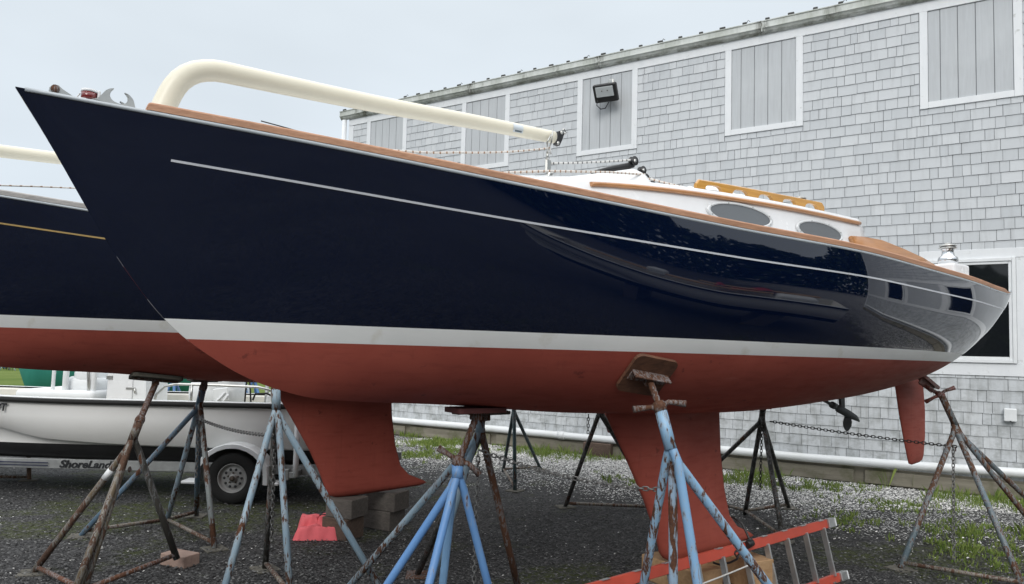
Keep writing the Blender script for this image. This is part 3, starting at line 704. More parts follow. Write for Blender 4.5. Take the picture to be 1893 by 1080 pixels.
block(bl(3.84, .02, 1.425), .036, cab); block(bl(3.90, .05, 1.36), .03, cab); block(bl(3.92, .06, 1.30), .035, cab); block(bl(3.97, .08, 1.25), .035, cab); block(bl(4.0, .12, zc+.07), .04, cab); block(bl(4.12, .25, zc-.01), .05, cab); block(bl(1.9, .3, float(sheer(1.9))+.075), .03, boat)
# jib boom
path = [(.60, .98), (.625, 1.06), (.655, 1.16), (.69, 1.245), (.74, 1.312), (.81, 1.355), (.90, 1.375), (1.02, 1.378), (1.2, 1.382), (1.78, 1.400), (2.54, 1.440), (3.09, 1.462)]
pt_ = np.array(path); dd = np.concatenate([[0], np.cumsum(np.hypot(*np.diff(pt_, axis=0).T))]); ff = np.linspace(0, dd[-1], 60)
sx_, zx_ = pchip(ff, dd, pt_[:, 0]), pchip(ff, dd, pt_[:, 1])
b = MB(); b.tube([bl(a, 0, c) for a, c in zip(sx_, zx_)], [.058 - .016*(k/59)**.9 for k in range(60)], 24); jb = b.build('jib_boom', CREAM, boat)
for f in jb.data.polygons: f.use_smooth = len(f.vertices) == 4
b = MB(); ax = BOATM.to_3x3() @ Vector((0, 1, 0))
b.prism([bl(3.10, .016, 1.415), bl(3.135, .016, 1.41), bl(3.155, .016, 1.45), bl(3.175, .016, 1.505), bl(3.155, .016, 1.52), bl(3.125, .016, 1.51), bl(3.115, .016, 1.46)], ax*.032); fit_ = b.build('end_fitting', BLACK, jb)
for s, z in ((3.15, 1.505), (3.12, 1.425)):
    b = MB(); b.lathe([(0, -.02), (.012, -.02), (.012, .02), (0, .02)], axisM(bl(s, 0, z), ax), 10); b.build('pin', SATIN, fit_)
b = MB(); b.tube([bl(3.16, 0, 1.515), bl(3.18, 0, 1.54), bl(3.2, 0, 1.52), bl(3.18, 0, 1.50)], .008, 6); b.build('shackle', SATIN, fit_)
rows = []
for s in (2.72, 2.80):
    zc_ = float(np.interp(s, sx_, zx_)); rr = .0465
    rows.append([bl(s, rr*math.cos(a), zc_ + rr*math.sin(a)) for a in np.linspace(R(-38), R(30), 8)])
b = MB(); b.grid(rows); stk = b.build('sticker', STICKER, jb)
b = MB()
for k in range(9):
    s = 2.735 + .006*k; zc_ = float(np.interp(s, sx_, zx_)); b.poly([bl(s+dx, .0472*math.cos(a), zc_+.0472*math.sin(a)) for dx, a in ((0, R(-33)), (.0045, R(-33)), (.0045, R(-19)), (0, R(-19)))])
b.build('printing', TEALINK, stk)
b = MB(); b.tube([bl(3.03, .05, 1.46), bl(3.0, .045, 1.40), bl(3.03, .02, 1.345), bl(3.07, 0, 1.345), bl(3.09, -.03, 1.39)], .006, 6); b.tube([bl(3.045, .048, 1.50), bl(3.05, .03, 1.42), bl(3.04, .02, 1.36)], .006, 6); b.tube([bl(3.035, .01, 1.35), bl(3.03, .01, 1.29)], .011, 6); b.build('bail', SATIN, fit_)
b = MB(); b.box(bl(3.04, .01, 1.25), (.05, .025, .10), Matrix.Rotation(P[2], 3, 'Z'), bev=.01); b.tube([bl(3.05, .03, 1.21), bl(3.05, -.01, 1.16), bl(3.06, 0, 1.08)], .02, 8); b.build('sheet_block', SATIN, fit_)
# bow fittings
zb = lambda s: float(sheer(s))
b = MB()
for sd_ in (.02, -.02):
    T = [(.175, zb(.18)), (.17, zb(.18)+.036), (.185, zb(.18)+.054), (.205, zb(.18)+.054), (.222, zb(.18)+.04), (.31, zb(.31)+.004)]
    b.prism([bl(s, sd_, z) for s, z in T], ax*.006)
b.build('stemhead_fitting', SATIN, boat)
b = MB(); b.lathe([(0, -.03), (.018, -.03), (.018, .03), (0, .03)], axisM(bl(.193, 0, zb(.18)+.034), ax), 12); b.build('bow_roller', RUSTY, boat)
b = MB(); b.tube([bl(.265, .045, zb(.3)), bl(.288, .045, zb(.3)+.04)], .003, 6); b.build('cotter_pin', SATIN, boat)
b = MB(); b.box(bl(.325, .03, zb(.33)+.012), (.10, .07, .02), Matrix.Rotation(P[2], 3, 'Z'), bev=.006); b.lathe([(0, 0), (.034, 0), (.034, .012), (0, .012)], axisM(bl(.325, .03, zb(.33)+.058), (0, 0, 1)), 16); b.box(bl(.363, .03, zb(.33)+.04), (.012, .06, .06), Matrix.Rotation(P[2], 3, 'Z'), bev=.004); nl = b.build('bow_light', GELWHITE, boat)
b = MB(); b.lathe([(0, .02), (.033, .02), (.033, .058), (0, .058)], axisM(bl(.325, .03, zb(.33)), (0, 0, 1)), 18); b.build('lens', REDLENS, nl)
b = MB(); sC, zC = .452, zb(.44)+.018
fore = [(-.10, 0), (-.075, .012), (-.058, .035), (-.045, .058), (-.03, .072), (-.01, .080), (-.022, .062), (-.027, .045), (-.024, .03), (-.012, .018), (.01, .013), (.03, .016), (.042, .03), (.045, .048), (.040, .062), (.028, .073), (.048, .068), (.066, .05), (.072, .03), (.078, 0)]
b.prism([bl(sC-.02+x*1.05, .085, zC - .008*x/.1 + z) for x, z in fore], ax*.022)
ck = b.build('bow_chock', SATIN, boat)
bm2 = bmesh.new(); bm2.from_mesh(ck.data); bmesh.ops.bevel(bm2, geom=bm2.edges[:], offset=.003, segments=2, affect='EDGES', clamp_overlap=True); bm2.to_mesh(ck.data); bm2.free()
ck2 = ck.copy(); COL.objects.link(ck2); ck2.location = ck.location + Vector((0, .15, 0)); WM[ck2.name] = WM[ck.name]
# second sailboat: the same hull standing further back
FAROFF = Vector((-2.95, 1.70, .07))
far = copy_tree(boat, None, ('cove_stripe', 'toe_rail', 'bow_light', 'stemhead_fitting', 'cotter_pin', 'bow_roller', 'printing', 'sticker'))
far.location = boat.location + FAROFF; WM[far.name] = Matrix.Translation(FAROFF) @ WM[boat.name]
setp(far, 'navy sailboat with gold cove line and grey toe rail, partly hidden behind the bow', 'sailboat')
for ch in list(bpy.data.objects):
    if ch.parent == boat and ch.name.split('.')[0] in ('cove_stripe', 'toe_rail'):
        c = ch.copy(); c.data = ch.data.copy(); COL.objects.link(c); c.parent = far
        c.data.materials[0] = COVE_GOLD if 'cove' in ch.name else GREYRAIL
        c['label'] = 'thin gold cove line' if 'cove' in ch.name else 'silvered grey teak toe rail'
def fl_(s, t, z): return bl(s, t, z) + FAROFF

# ropes and cloth lying on the near boat
def rope(pts, r, mat, label, sag=0, n=16):
    b = MB(); pts = [Vector(p) for p in pts]; out = []
    for a, c in zip(pts[:-1], pts[1:]):
        for k in range(n): f = k/n; q = a.lerp(c, f); q.z -= sag*4*f*(1-f); out.append(q)
    out.append(pts[-1]); b.tube(out, r, 6); o = b.build('rope', mat); setp(o, label, 'rope'); base(o, pts[0]); return o
rope([bl(1.05, .25, zb(1.05)+.06), bl(1.6, .28, zb(1.6)+.115), bl(2.2, .20, 1.15), bl(3.03, .03, 1.37)], .007, ROPET, 'tan flecked white rope rising from the foredeck to the cream boom end', .012)
rope([bl(3.06, .02, 1.272), bl(3.82, .03, 1.43)], .008, ROPEW, 'dark flecked white rope from the block under the boom end to the mast step', .006)
rope([bl(1.9, .35, zb(1.9)+.07), bl(2.3, .42, 1.0), bl(2.7, .45, 1.075), bl(3.3, .34, 1.19), bl(3.88, .10, 1.315)], .008, ROPET, 'tan flecked white rope lying along the white cabin front', .0)
rope([bl(3.90, .10, 1.29), bl(4.1, .34, zc+.055), bl(4.5, .44, zc+.04), bl(5.3, .46, zc+.045)], .008, ROPET, 'tan flecked white rope led aft beside the varnished grab rail', 0)
rope([bl(3.9, .02, 1.33), bl(4.2, .2, zc+.09), bl(4.8, .3, zc+.06), bl(5.4, .34, zc+.06)], .009, ROPEW, 'white rope with dark flecks led aft over the cabin top', 0)
rope([bl(1.02, .335, zb(1.02)+.062), bl(1.1, .355, zb(1.1)+.058), bl(1.2, .38, zb(1.2)+.052), bl(1.32, .42, zb(1.3)+.050)], .003, INK, 'thin black cord lying loose on the toe rail near the bow', 0, 6)
rope([at(-30, 342, 5.0), at(70, 345, 5.3), at(160, 349, 5.6)], .006, ROPET, 'thin rope stretched above the deck of the boat behind the bow', .0)
b = MB(); rnd = random.Random(3); cM = BOATM @ Matrix.Translation((4.62, -.18, zc+.075))
rows = []
for i in range(26):
    f = i/25; x = -.34+.68*f; w = .17*(1+.15*math.sin(f*9)); hh_ = .075*math.sin(math.pi*min(1, f*1.15+.06))**.6*(1 + .25*math.sin(f*17)) + .09*max(0, f-.55)
    rows.append([cM @ Vector((x+.02*math.sin(j*2+f*8), w*math.cos(math.pi*j/12)*1.0, max(0, hh_*math.sin(math.pi*j/12)*(1+.22*math.sin(j*2.6+f*14))))) for j in range(13)])
b.grid(rows); o = b.build('folded_sail', CANVAS); setp(o, 'crumpled white folded sail lying on the cabin top behind the grab rail', 'sail'); base(o, cM.translation)

# ------------------------------------------------------------------ jack stands
def jack(label, top, nrm, collar, node, feet, mat, pad=(.28, .28, .022), padmat=None, rustmat=None, r=.026, handle=True, braces=((0, 1), (1, 2), (2, 0)), footplates=(), group='jack stands holding up the sailboats', spread=.03, mats=None, bracket=True, padrot=None, screw_r=.021, post_r=.034, plates_mat=None, flange=True):
    top = Vector(top); collar = Vector(collar); node = Vector(node); nrm = Vector(nrm)
    feet = [Vector(f) for f in feet]
    g = sum(feet, Vector()) / len(feet)
    root = thing('jack_stand', label, 'jack stand', Matrix.Translation((node.x, node.y, 0)), group)
    rustmat = rustmat or RUSTY; padmat = padmat or GREYPLY
    # pad: plywood with a rust bracket, lying against the hull
    pc = top + nrm * (pad[2] / 2 + .002)
    M = axisM(pc, nrm, padrot or (BOATM.to_3x3() @ Vector((1, 0, 0))))
    b = MB(); w, d = pad[0] / 2, pad[1] / 2; cr = min(w, d) * .28; pts = []
    for sx, sy, a0 in ((1, 1, 0), (-1, 1, 90), (-1, -1, 180), (1, -1, 270)):
        for q in (0, 30, 60, 90): pts.append(M @ Vector((sx * (w - cr) + cr * math.cos(R(a0 + q)), sy * (d - cr) + cr * math.sin(R(a0 + q)), -pad[2] / 2)))
    b.prism(pts, nrm * pad[2]); pd = b.build('pad', padmat, root, smooth=False)
    st = pc + nrm * (pad[2] / 2)
    b = MB(); b.box(st + nrm * .006, (pad[0] * .86, .075, .010), M.to_3x3(), bev=.002)
    if flange: b.box(st + nrm * .035 + M.to_3x3() @ Vector((0, .03, 0)), (pad[0] * .86, .010, .06), M.to_3x3(), bev=.002)
    b.box(st + nrm * .028, (.05, .075, .045), M.to_3x3(), bev=.006); b.build('pad_bracket', rustmat, pd)
    s0 = st + nrm * .04
    dirv = (s0 - collar); L = dirv.length; dirv.normalize()
    b = MB(); k = int(L / .006); prof = []
    n_ = max(8, int(L / .011))
    for i in range(n_ + 1):
        z = -.05 + (L + .05) * i / n_; prof += [(screw_r * (1.0 if i % 2 else .84), z)]
    b.lathe(prof, axisM(collar, dirv), 12); b.build('screw', rustmat, root)
    b = MB(); b.lathe([(0, -.03), (post_r * 1.05, -.03), (post_r * 1.12, .0), (post_r * .95, .03), (0, .03)], axisM(collar, dirv), 14)
    if handle:
        hx = dirv.cross(_f).normalized()
        for sgn in (1, -1): b.tube([collar + hx * sgn * .01, collar + hx * sgn * .06 + dirv * .012 + _f * .01 * sgn, collar + hx * sgn * .15 + dirv * (.03 if sgn > 0 else -.03)], [.02, .015, .022], 10)
    b.build('handle_nut', rustmat, root)
    b = MB(); b.tube([collar - dirv * .02, node + (node - collar).normalized() * .015], post_r, 14); b.build('post', mat, root)
    hds = []
    for i, f in enumerate(feet):
        mt = (mats or {}).get(i, mat); d = (f - node); d.z = 0; d.normalize()
        a = node + d * post_r * .45 + Vector((0, 0, -.02)); k1 = node + d * (post_r * .45 + .03) + Vector((0, 0, -.085))
        lp = f + Vector((0, 0, .012)); hds.append(lp)
        b = MB(); b.tube([a + (collar - node).normalized() * .03 - d * post_r * .3, a, k1, k1.lerp(lp, .1), k1.lerp(lp, .5), lp], r, 12); lg = b.build('leg', mt, root)
        if i in footplates:
            b = MB(); b.box(f + Vector((0, 0, .006)), (.21, .19, .014), Euler((0, 0, R(20 + 37 * i))).to_matrix(), bev=.002); b.build('foot_plate', plates_mat or GREYPLY, lg)
    for i, j in braces:
        if i < len(hds) and j < len(hds):
            b = MB(); p_, q_ = hds[i].lerp(node, .035), hds[j].lerp(node, .035); b.tube([p_, q_], r * .72, 10); b.build('brace', rustmat if mat in (BROWN,) else BROWN, root)
    if bracket:
        d = (feet[0] + feet[-1]) / 2 - node; d.z = 0
        b = MB(); c0 = node + Vector((0, 0, -.22)); b.tube([c0 + (feet[0] - node).normalized() * .02, c0 + (feet[1] - node).normalized() * .02], .014, 6, squash=1.8); b.build('chain_bracket', rustmat, root)
    return root
def chain(a, c, label, sag=.06, mat=None, ln=.042):
    a, c = Vector(a), Vector(c); L = (c - a).length; n = max(4, int(L / (ln * .78))); b = MB()
    pts = [a.lerp(c, i / n) - Vector((0, 0, sag * 4 * (i / n) * (1 - i / n))) for i in range(n + 1)]
    for i in range(n):
        p, q = pts[i], pts[i + 1]; t_ = (q - p).normalized(); m = (p + q) / 2
        sidev = t_.cross(Vector((0, 0, 1)) if abs(t_.z) < .8 else Vector((1, 0, 0))).normalized()
        if i % 2: sidev = t_.cross(sidev)
        h_, w_ = ln * .5, ln * .30
        loop = [m + t_ * (h_ - w_) * (1 if math.cos(q2) >= 0 else -1) + t_ * w_ * math.cos(q2) + sidev * w_ * math.sin(q2) for q2 in [2 * math.pi * j / 10 for j in range(11)]]
        b.tube(loop, ln * .115, 5, cap=False)
    o = b.build('chain', mat or CHAINM, smooth=True); setp(o, label, 'chain'); base(o, a); return o

# rusty stand at the left, under the second boat's bow
tp, nr = hull_at(2.62, .03, 1, FAROFF)
jack('rusty brown jack stand with a bent four legged frame, foremost at the left edge', tp, nr, at(259, 776, 5.85), at(245, 812, 5.85), [gp(62, 1060), gp(132, 1112), gp(152, 1104), gp(327, 1036, .10)], BROWN,
     pad=(.40, .26, .03), flange=False, handle=False, footplates=(0,), braces=((0, 2), (2, 3)), mats={3: DARKST}, screw_r=.026)
b = MB(); tn, tf = at(245, 812, 5.85), gp(62, 1060); td = Vector((tf.x - tn.x, tf.y - tn.y, 0)).normalized(); tk = tn + td * .045 + Vector((0, 0, -.085)); tf = tf + Vector((0, 0, .012)); b.tube([tk.lerp(tf, .16), tk.lerp(tf, .235)], .0275, 12); b.build('tape', VINYL, bpy.data.objects['jack_stand'])
b = MB(); p0 = gp(330, 1044); b.box((p0.x + .01, p0.y, .05), (.27, .17, .098), Euler((0, 0, R(-24))).to_matrix(), bev=.005); o = b.build('wood_block', PINKWOOD); setp(o, 'pale pinkish timber block under the foot of the rusty stand', 'wood block'); base(o, (p0.x, p0.y, 0))
lgk = bpy.data.objects
# blue-grey stand behind it
tp, nr = hull_at(3.05, .0, -1, FAROFF)
jack('faded blue and brown jack stand behind the rusty one, beside the white trailer fender', at(378, 700, 7.2), (0, 0, -1), at(376, 716, 7.2), at(369, 745, 7.2), [gp(150, 992), gp(307, 970), gp(363, 955), gp(396, 1016)], BLUED,
     handle=False, flange=False, footplates=(0, 2, 3), braces=((0, 1), (1, 2), (1, 3)), mats={3: flaky('mottled_grey_paint', (.25, .28, .28), .52), 1: BLUEP}, bracket=False)
# pale blue flaking stand, centre left
tp, nr = hull_at(3.7, .10, 1, FAROFF)
jack('pale blue jack stand with peeling paint in front of the trailer wheel', at(512, 690, 6.0), (0, 0, -1), at(510, 718, 5.75), at(511, 758, 5.75), [gp(404, 1128), gp(537, 1112), gp(706, 1096), gp(490, 1053)], BLUEP,
     handle=False, footplates=(3,), braces=((3, 1),), mats={3: DARKST}, bracket=False)
# bright blue stand under the forefoot of the near boat
tp, nr = hull_at(2.52, .0, 1)
jack('bright blue jack stand with a red edged pad under the near hull, at the centre', tp, (0, 0, -1), at(848, 853, 4.60), at(846, 880, 4.58), [gp(638, 1203), gp(748, 1262), gp(806, 1195), gp(929, 1190)], BLUEB,
     pad=(.36, .20, .03), flange=False, padmat=plain('red_edged_pad', (.10, .028, .026), .7, var=.3), braces=((0, 2),), mats={2: flaky('light_blue_paint', (.23, .42, .66), .68)}, r=.025, bracket=False, screw_r=.023, post_r=.036)
# worn stand behind it, starboard side
jack('worn pale blue and rust jack stand close behind the bright blue one', at(897, 758, 5.2), (0, 0, -1), at(893, 772, 5.2), at(888, 795, 5.2), [gp(636, 1098), gp(784, 1122), gp(772, 1064), gp(961, 1104)], BLUEP,
     handle=False, flange=False, footplates=(2,), braces=(), mats={3: flaky('rust_with_paint_flecks', (.10, .06, .045), .48, rust=(.10, .05, .03)), 2: DARKST}, plates_mat=RUSTY)
# flaking blue stand against the port side
tp, nr = hull_at(3.24, .455, 1)
jack('flaking light blue and rust jack stand with a plywood pad against the near hull', tp, nr, at(1219, 752, 4.32), at(1239, 826, 4.27), [gp(1168, 1200), gp(1246, 1252), gp(1323, 1290), gp(1520, 1222)], BLUEF,
     pad=(.31, .29, .022), padmat=OLDPLY, braces=(), mats={1: flaky('rust_with_blue_flakes', (.33, .47, .62), .50), 2: flaky('sound_blue_paint', (.24, .43, .66), .66)}, r=.027, bracket=False, post_r=.036, screw_r=.022)
# stern stand
tp, nr = hull_at(7.72, .05, 1)
jack('rusty jack stand with red handle under the stern of the near boat, rightmost', at(1712, 700, 7.55), (-.42, .05, -.9), at(1738, 730, 7.35), at(1766, 786, 7.3), [gp(1665, 1053), gp(1893, 1092), gp(1965, 1040), gp(1990, 1010)], flaky('blue_specks_on_rust', (.12, .17, .20), .50, (.10, .085, .07), rust=(.075, .045, .03)),
     pad=(.42, .16, .03), padmat=REDRUST, rustmat=REDRUST, footplates=(0,), braces=((0, 1),), post_r=.032)
# starboard stands beyond the near keel
jack('dark weathered jack stand behind the near keel and the propeller', at(1410, 742, 8.3), (0, 0, -1), at(1410, 754, 8.3), at(1409, 768, 8.3), [gp(1377, 952), gp(1448, 1003), gp(1458, 940), gp(1262, 920)], DARKST,
     handle=False, footplates=(1, 2), braces=((0, 2), (0, 1), (0, 3)), bracket=False)
jack('dark green jack stand on the shell gravel near the white pipe', at(948, 735, 10.4), (0, 0, -1), at(949, 745, 10.4), at(950, 752, 10.4), [gp(930, 872), gp(952, 908), gp(999, 868)], GREEN,
     handle=False, footplates=(1, 2), braces=((0, 1), (0, 2)), bracket=False)
jack('dark jack stand half hidden behind the leading edge of the near keel', at(1112, 735, 8.3), (0, 0, -1), at(1112, 745, 8.3), at(1110, 755, 8.3), [gp(1045, 938), gp(1215, 945), gp(1195, 905)], DARKST,
     handle=False, footplates=(0,), braces=((0, 1),), bracket=False)
chain(at(886, 832, 5.1), at(1228, 906, 4.5), 'galvanised chain slung under the near hull between two blue stands', .05)
chain(at(884, 835, 5.1), at(876, 1085, 5.05), 'slack chain hanging straight down behind the bright blue stand', 0)
chain(at(1424, 779, 8.2), at(1768, 826, 7.25), 'dark chain stretched past the propeller to the rightmost stand', .015, CHAIND)
chain(at(1762, 826, 7.25), at(1764, 1068, 7.0), 'chain hanging from the rightmost stand to the gravel', 0)
chain(at(1409, 780, 8.2), at(1405, 905, 8.2), 'short dark chain hanging from the stand behind the keel', 0, CHAIND)
chain(at(1088, 766, 8.5), at(1087, 802, 8.5), 'tiny length of chain hanging left of the near keel', 0, CHAIND)
chain(at(372, 776, 7.1), at(505, 805, 5.8), 'galvanised chain linking the faded blue stand to the peeling one', .03)
chain(at(369, 778, 7.1), at(362, 882, 7.1), 'chain hanging beside the legs of the faded blue stand', 0)
chain(at(508, 800, 5.85), at(502, 1000, 5.9), 'chain hanging inside the legs of the peeling pale blue stand', 0)

# ------------------------------------------------------------------ blocks under the keels, cloth bag, ladder, cord
def blk(c, size, rz, mat, label, ln='wood block'):
    b = MB(); b.box((c[0], c[1], c[2] + size[2] / 2), size, Euler((0, 0, R(rz))).to_matrix(), bev=.007); o = b.build('timber_block', mat); setp(o, label, ln, 'timber blocks under the keels'); base(o, c); return o
def corner(px, py, w, d, rz):
    p = gp(px, py); ca, sa = math.cos(R(rz)), math.sin(R(rz)); return Vector((p.x - ca * w / 2 - sa * d / 2 * -1 * 1 + 0, p.y - sa * w / 2 + ca * d / 2, 0))
c1 = corner(663, 1003, .31, .27, -28); c2 = corner(742, 984, .34, .27, -28)
blk(c1, (.31, .27, .205), -28, BROWNWOOD, 'brown timber block at the bottom of the front stack under the far keel')
blk(c1 + Vector((.03, .02, .206)), (.31, .28, .185), -24, OLDWOOD, 'grey timber block topmost of the front stack under the far keel')
blk(c2, (.34, .27, .195), -28, OLDWOOD, 'grey timber block at the bottom of the rear stack under the far keel')
blk(c2 + Vector((.03, -.01, .196)), (.36, .28, .19), -25, OLDWOOD, 'grey timber block topmost of the rear stack under the far keel')
k1, k2 = bl(4.42, 0, 0), bl(4.98, 0, 0); rz = math.degrees(P[2]) 
blk((k1.x, k1.y - .05, 0), (.30, .62, .13), rz - 4, OLDWOOD, 'grey plank on the ground below the front tan timber under the near keel')
blk((k1.x, k1.y - .05, .131), (.27, .58, .185), rz - 2, TANWOOD, 'fresh tan timber under the front of the near keel')
blk((k2.x, k2.y - .08, 0), (.34, .74, .12), rz - 14, OLDWOOD, 'grey plank on the ground below the rear tan timber under the near keel')
blk((k2.x, k2.y - .08, .121), (.24, .70, .215), rz - 8, TANWOOD, 'fresh tan timber under the rear of the near keel')
# crumpled red cloth bag
pb = gp(580, 999); BM_ = Matrix.Translation((pb.x, pb.y + .12, 0)) @ Matrix.Rotation(R(8), 4, 'Z'); rows = []
for i in range(80):
    a = i / 79; row = []
    for j in range(64):
        c_ = j / 63; ea, ec = min(1, min(a, 1 - a) / .09), min(1, min(c_, 1 - c_) / .12)
        e_ = (1 - (1 - ea) ** 2.2) * (1 - (1 - ec) ** 2.2); q = Vector((a * 3.0, c_ * 4.2, 1.7))
        wr = .35 + .8 * noise.noise(q * .9) + .5 * noise.noise(q * 1.9 + Vector((3, 1, 0))) + .12 * abs(noise.noise(q * 4.0))
        fold = math.exp(-((c_ - .42 - .05 * math.sin(a * 6)) / .035) ** 2)
        h_ = .125 + .075 * float(sm(c_, .40, .62)) - .045 * fold + .034 * (wr - .35) - .03 * math.exp(-((a - .50 - .12 * (c_ - .5)) / .02) ** 2) * float(sm(c_, .4, .55))
        x = (a - .5) * .385 * (1 + .05 * math.sin(c_ * 8)) + .012 * noise.noise(q * 2); y = (c_ - .5) * .30 + .014 * noise.noise(q * 2.2 + Vector((9, 4, 2)))
        row.append(BM_ @ Vector((x * (1 + .07 * (1 - e_)), y, max(.004, h_ * e_))))
    rows.append(row)
b = MB(); b.grid(rows); bag = b.build('cloth_bag', PINK); setp(bag, 'crumpled pinkish red cloth bag on the gravel beside the timber blocks', 'bag'); base(bag, BM_.translation)
bpy.context.view_layer.update()
WM[bag.name] = bag.matrix_world.copy()
b = MB(); b.tube([BM_ @ Vector((x, .085 + .006 * math.sin(x * 30), .196 + .006 * math.sin(x * 28))) for x in np.linspace(-.12, .17, 12)], .006, 5); b.build('zip', INK, bag)
# ladder on its edge
A0 = gp(1537, 966, .46); A1 = gp(1120, 1083, .46); ldir = (A1 - A0); ldir.z = 0; ldir.normalize()
B0 = gp(1560, 1064, .03); up_ = (A0 - B0); LL = 3.75
ln_ = ldir.cross(up_).normalized()
lad = thing('ladder', 'orange railed ladder with aluminium rungs lying on its edge by the near keel', 'ladder', Matrix.Translation(B0))
LMx = Matrix(((ldir.x, ln_.x, up_.normalized().x), (ldir.y, ln_.y, up_.normalized().y), (ldir.z, ln_.z, up_.normalized().z)))
for base_ in (A0, B0):
    b = MB(); c0 = base_ + ldir * LL / 2
    b.box(c0, (LL, .012, .072), LMx, bev=.003)
    for s_ in (1, -1): b.box(c0 + LMx @ Vector((0, .016, s_ * .033)), (LL, .03, .006), LMx, bev=.002)
    rl = b.build('rail', LADRED, lad)
    b = MB(); b.box(base_ + ldir * .03, (.11, .05, .078), LMx, bev=.006); b.build('end_cap', ALU, rl)
    b = MB(); b.box(base_ - ldir * .028, (.02, .056, .07), LMx, bev=.004); b.build('rubber_foot', VINYL, rl)
k = .17
while k < LL - .1:
    b = MB(); p_ = A0 + ldir * k - up_ * .05; q_ = B0 + ldir * (k) + up_ * .05
    b.box((p_ + q_) / 2, (.032, .038, up_.length * .9), LMx, bev=.004); b.box((p_ + q_) / 2 + LMx @ Vector((.012, -.004, 0)), (.012, .046, up_.length * .89), LMx, bev=.002); b.build('rung', ALU, lad)
    b = MB(); b.box(A0 + ldir * k + LMx @ Vector((.02, 0, .038)), (.07, .03, .006), LMx); b.build('rung_plate', ALU, lad)
    k += .305
rp = [A0 + ldir * 2.75 + ln_ * -.05 - up_ * .35, A0 + ldir * 1.45 - ln_ * .04 - up_ * .28, A0 + ldir * 1.36 - up_ * .2]
o = rope(rp, .006, plain('white_cord', (.6, .6, .57), .8), 'thin white cord tied along the rungs of the ladder', .01)
b = MB(); pts = [at(1352, 955, 5.75), at(1372, 968, 5.7), at(1380, 985, 5.68), at(1389, 1005, 5.6)]
b.tube(pts, .009, 8); b.tube([at(1389, 1003, 5.6), at(1380, 1008, 5.55)], .03, 10)
b.tube([at(1378, 1012, 5.5), at(1365, 1016, 5.45), at(1357, 1022, 5.45), at(1362, 1030, 5.42), at(1367, 1024, 5.4), at(1362, 1034, 5.4), at(1350, 1040, 5.45), at(1330, 1044, 5.5), at(1318, 1040, 5.5)], .008, 8)
o = b.build('power_cord', BLACK); setp(o, 'black electric cord with plug looped over the ladder behind the near keel', 'power cord'); base(o, pts[0])

# ------------------------------------------------------------------ open skiff on its trailer
SK = Matrix.Translation((-4.35, 9.75, 0)) @ Matrix.Rotation(R(1.0), 4, 'Z')     # local x: bow at -3.9 to stern +2.5
def SV(x, y, z): return SK @ Vector((x, y, z))
skiff = thing('skiff', 'open white skiff with black bottom and centre console, resting on the trailer', 'motorboat', SK @ Matrix.Translation((0, 0, .44)))
GZ = lambda x: 1.165 + .045 * float(sm(-x, .8, 3.8)) ; HB = lambda x: .96 * float(pchip(x, [-3.9, -3.5, -2.7, -1.5, .8, 2.5], [.30, .52, .80, .94, .96, .93]))
CHZ = lambda x: float(pchip(x, [-3.9, -3.2, -2.0, -1.2, .0, 2.5], [.98, .93, .83, .68, .635, .625])); CHB = lambda x: HB(x) * float(pchip(x, [-3.9, -2.6, -.6, 2.5], [.62, .82, .91, .93]))
KZ = lambda x: float(pchip(x, [-3.9, -3.5, -2.8, -2.2, 2.5], [.80, .62, .48, .45, .44]))
xsn = np.linspace(-3.9, 2.5, 70)
b = MB()
for sd_ in (1, -1):
    b.mi = 0
    b.grid([[SV(x, -sd_ * HB(x), GZ(x)), SV(x, -sd_ * (HB(x) - .012), GZ(x) - .05), SV(x, -sd_ * (HB(x) - .02), GZ(x) - .2), SV(x, -sd_ * (CHB(x) + .02), CHZ(x) + .01), SV(x, -sd_ * CHB(x), CHZ(x))] for x in xsn])
    b.grid([[SV(x, -sd_ * CHB(x), CHZ(x)), SV(x, -sd_ * (CHB(x) - .035), CHZ(x) - .012), SV(x, -sd_ * (CHB(x) - .06) , max(KZ(x), min(CHZ(x) - .015, .622)))] for x in xsn])
    b.mi = 1
    b.grid([[SV(x, -sd_ * (CHB(x) - .06), max(KZ(x), min(CHZ(x) - .015, .622))), SV(x, -sd_ * (CHB(x) - .075), max(KZ(x), .50)), SV(x, -sd_ * (CHB(x) - .14), max(KZ(x) - .01, .435)), SV(x, -sd_ * CHB(x) * .55, KZ(x) - .01), SV(x, 0, KZ(x) - .02)] for x in xsn])
b.mi = 0
b.poly([SV(2.5, y, z) for y, z in ((-HB(2.5), GZ(2.5)), (-CHB(2.5), .65), (0, .42), (CHB(2.5), .65), (HB(2.5), GZ(2.5)))]); b.poly([SV(-3.9, y, z) for y, z in ((-.3, 1.21), (-.18, .98), (0, .8), (.18, .98), (.3, 1.21))])
b.build('hull', [SKIFFW, SKIFFB], skiff, fix=False)
b = MB()
for sd_ in (1, -1):
    b.grid([[SV(x, -sd_ * (HB(x) - .03), GZ(x)), SV(x, -sd_ * (HB(x) - .13), GZ(x)), SV(x, -sd_ * (HB(x) - .15), GZ(x) - .02), SV(x, -sd_ * (HB(x) - .16), .80)] for x in xsn])
b.grid([[SV(x, y * (HB(x) - .16), .80) for y in (-1, 0, 1)] for x in xsn]); b.poly([SV(-3.85, -.28, 1.215), SV(-3.85, .28, 1.215), SV(-3.2, .6, 1.205), SV(-3.2, -.6, 1.205)])
b.build('liner', LINER, skiff, smooth=False)
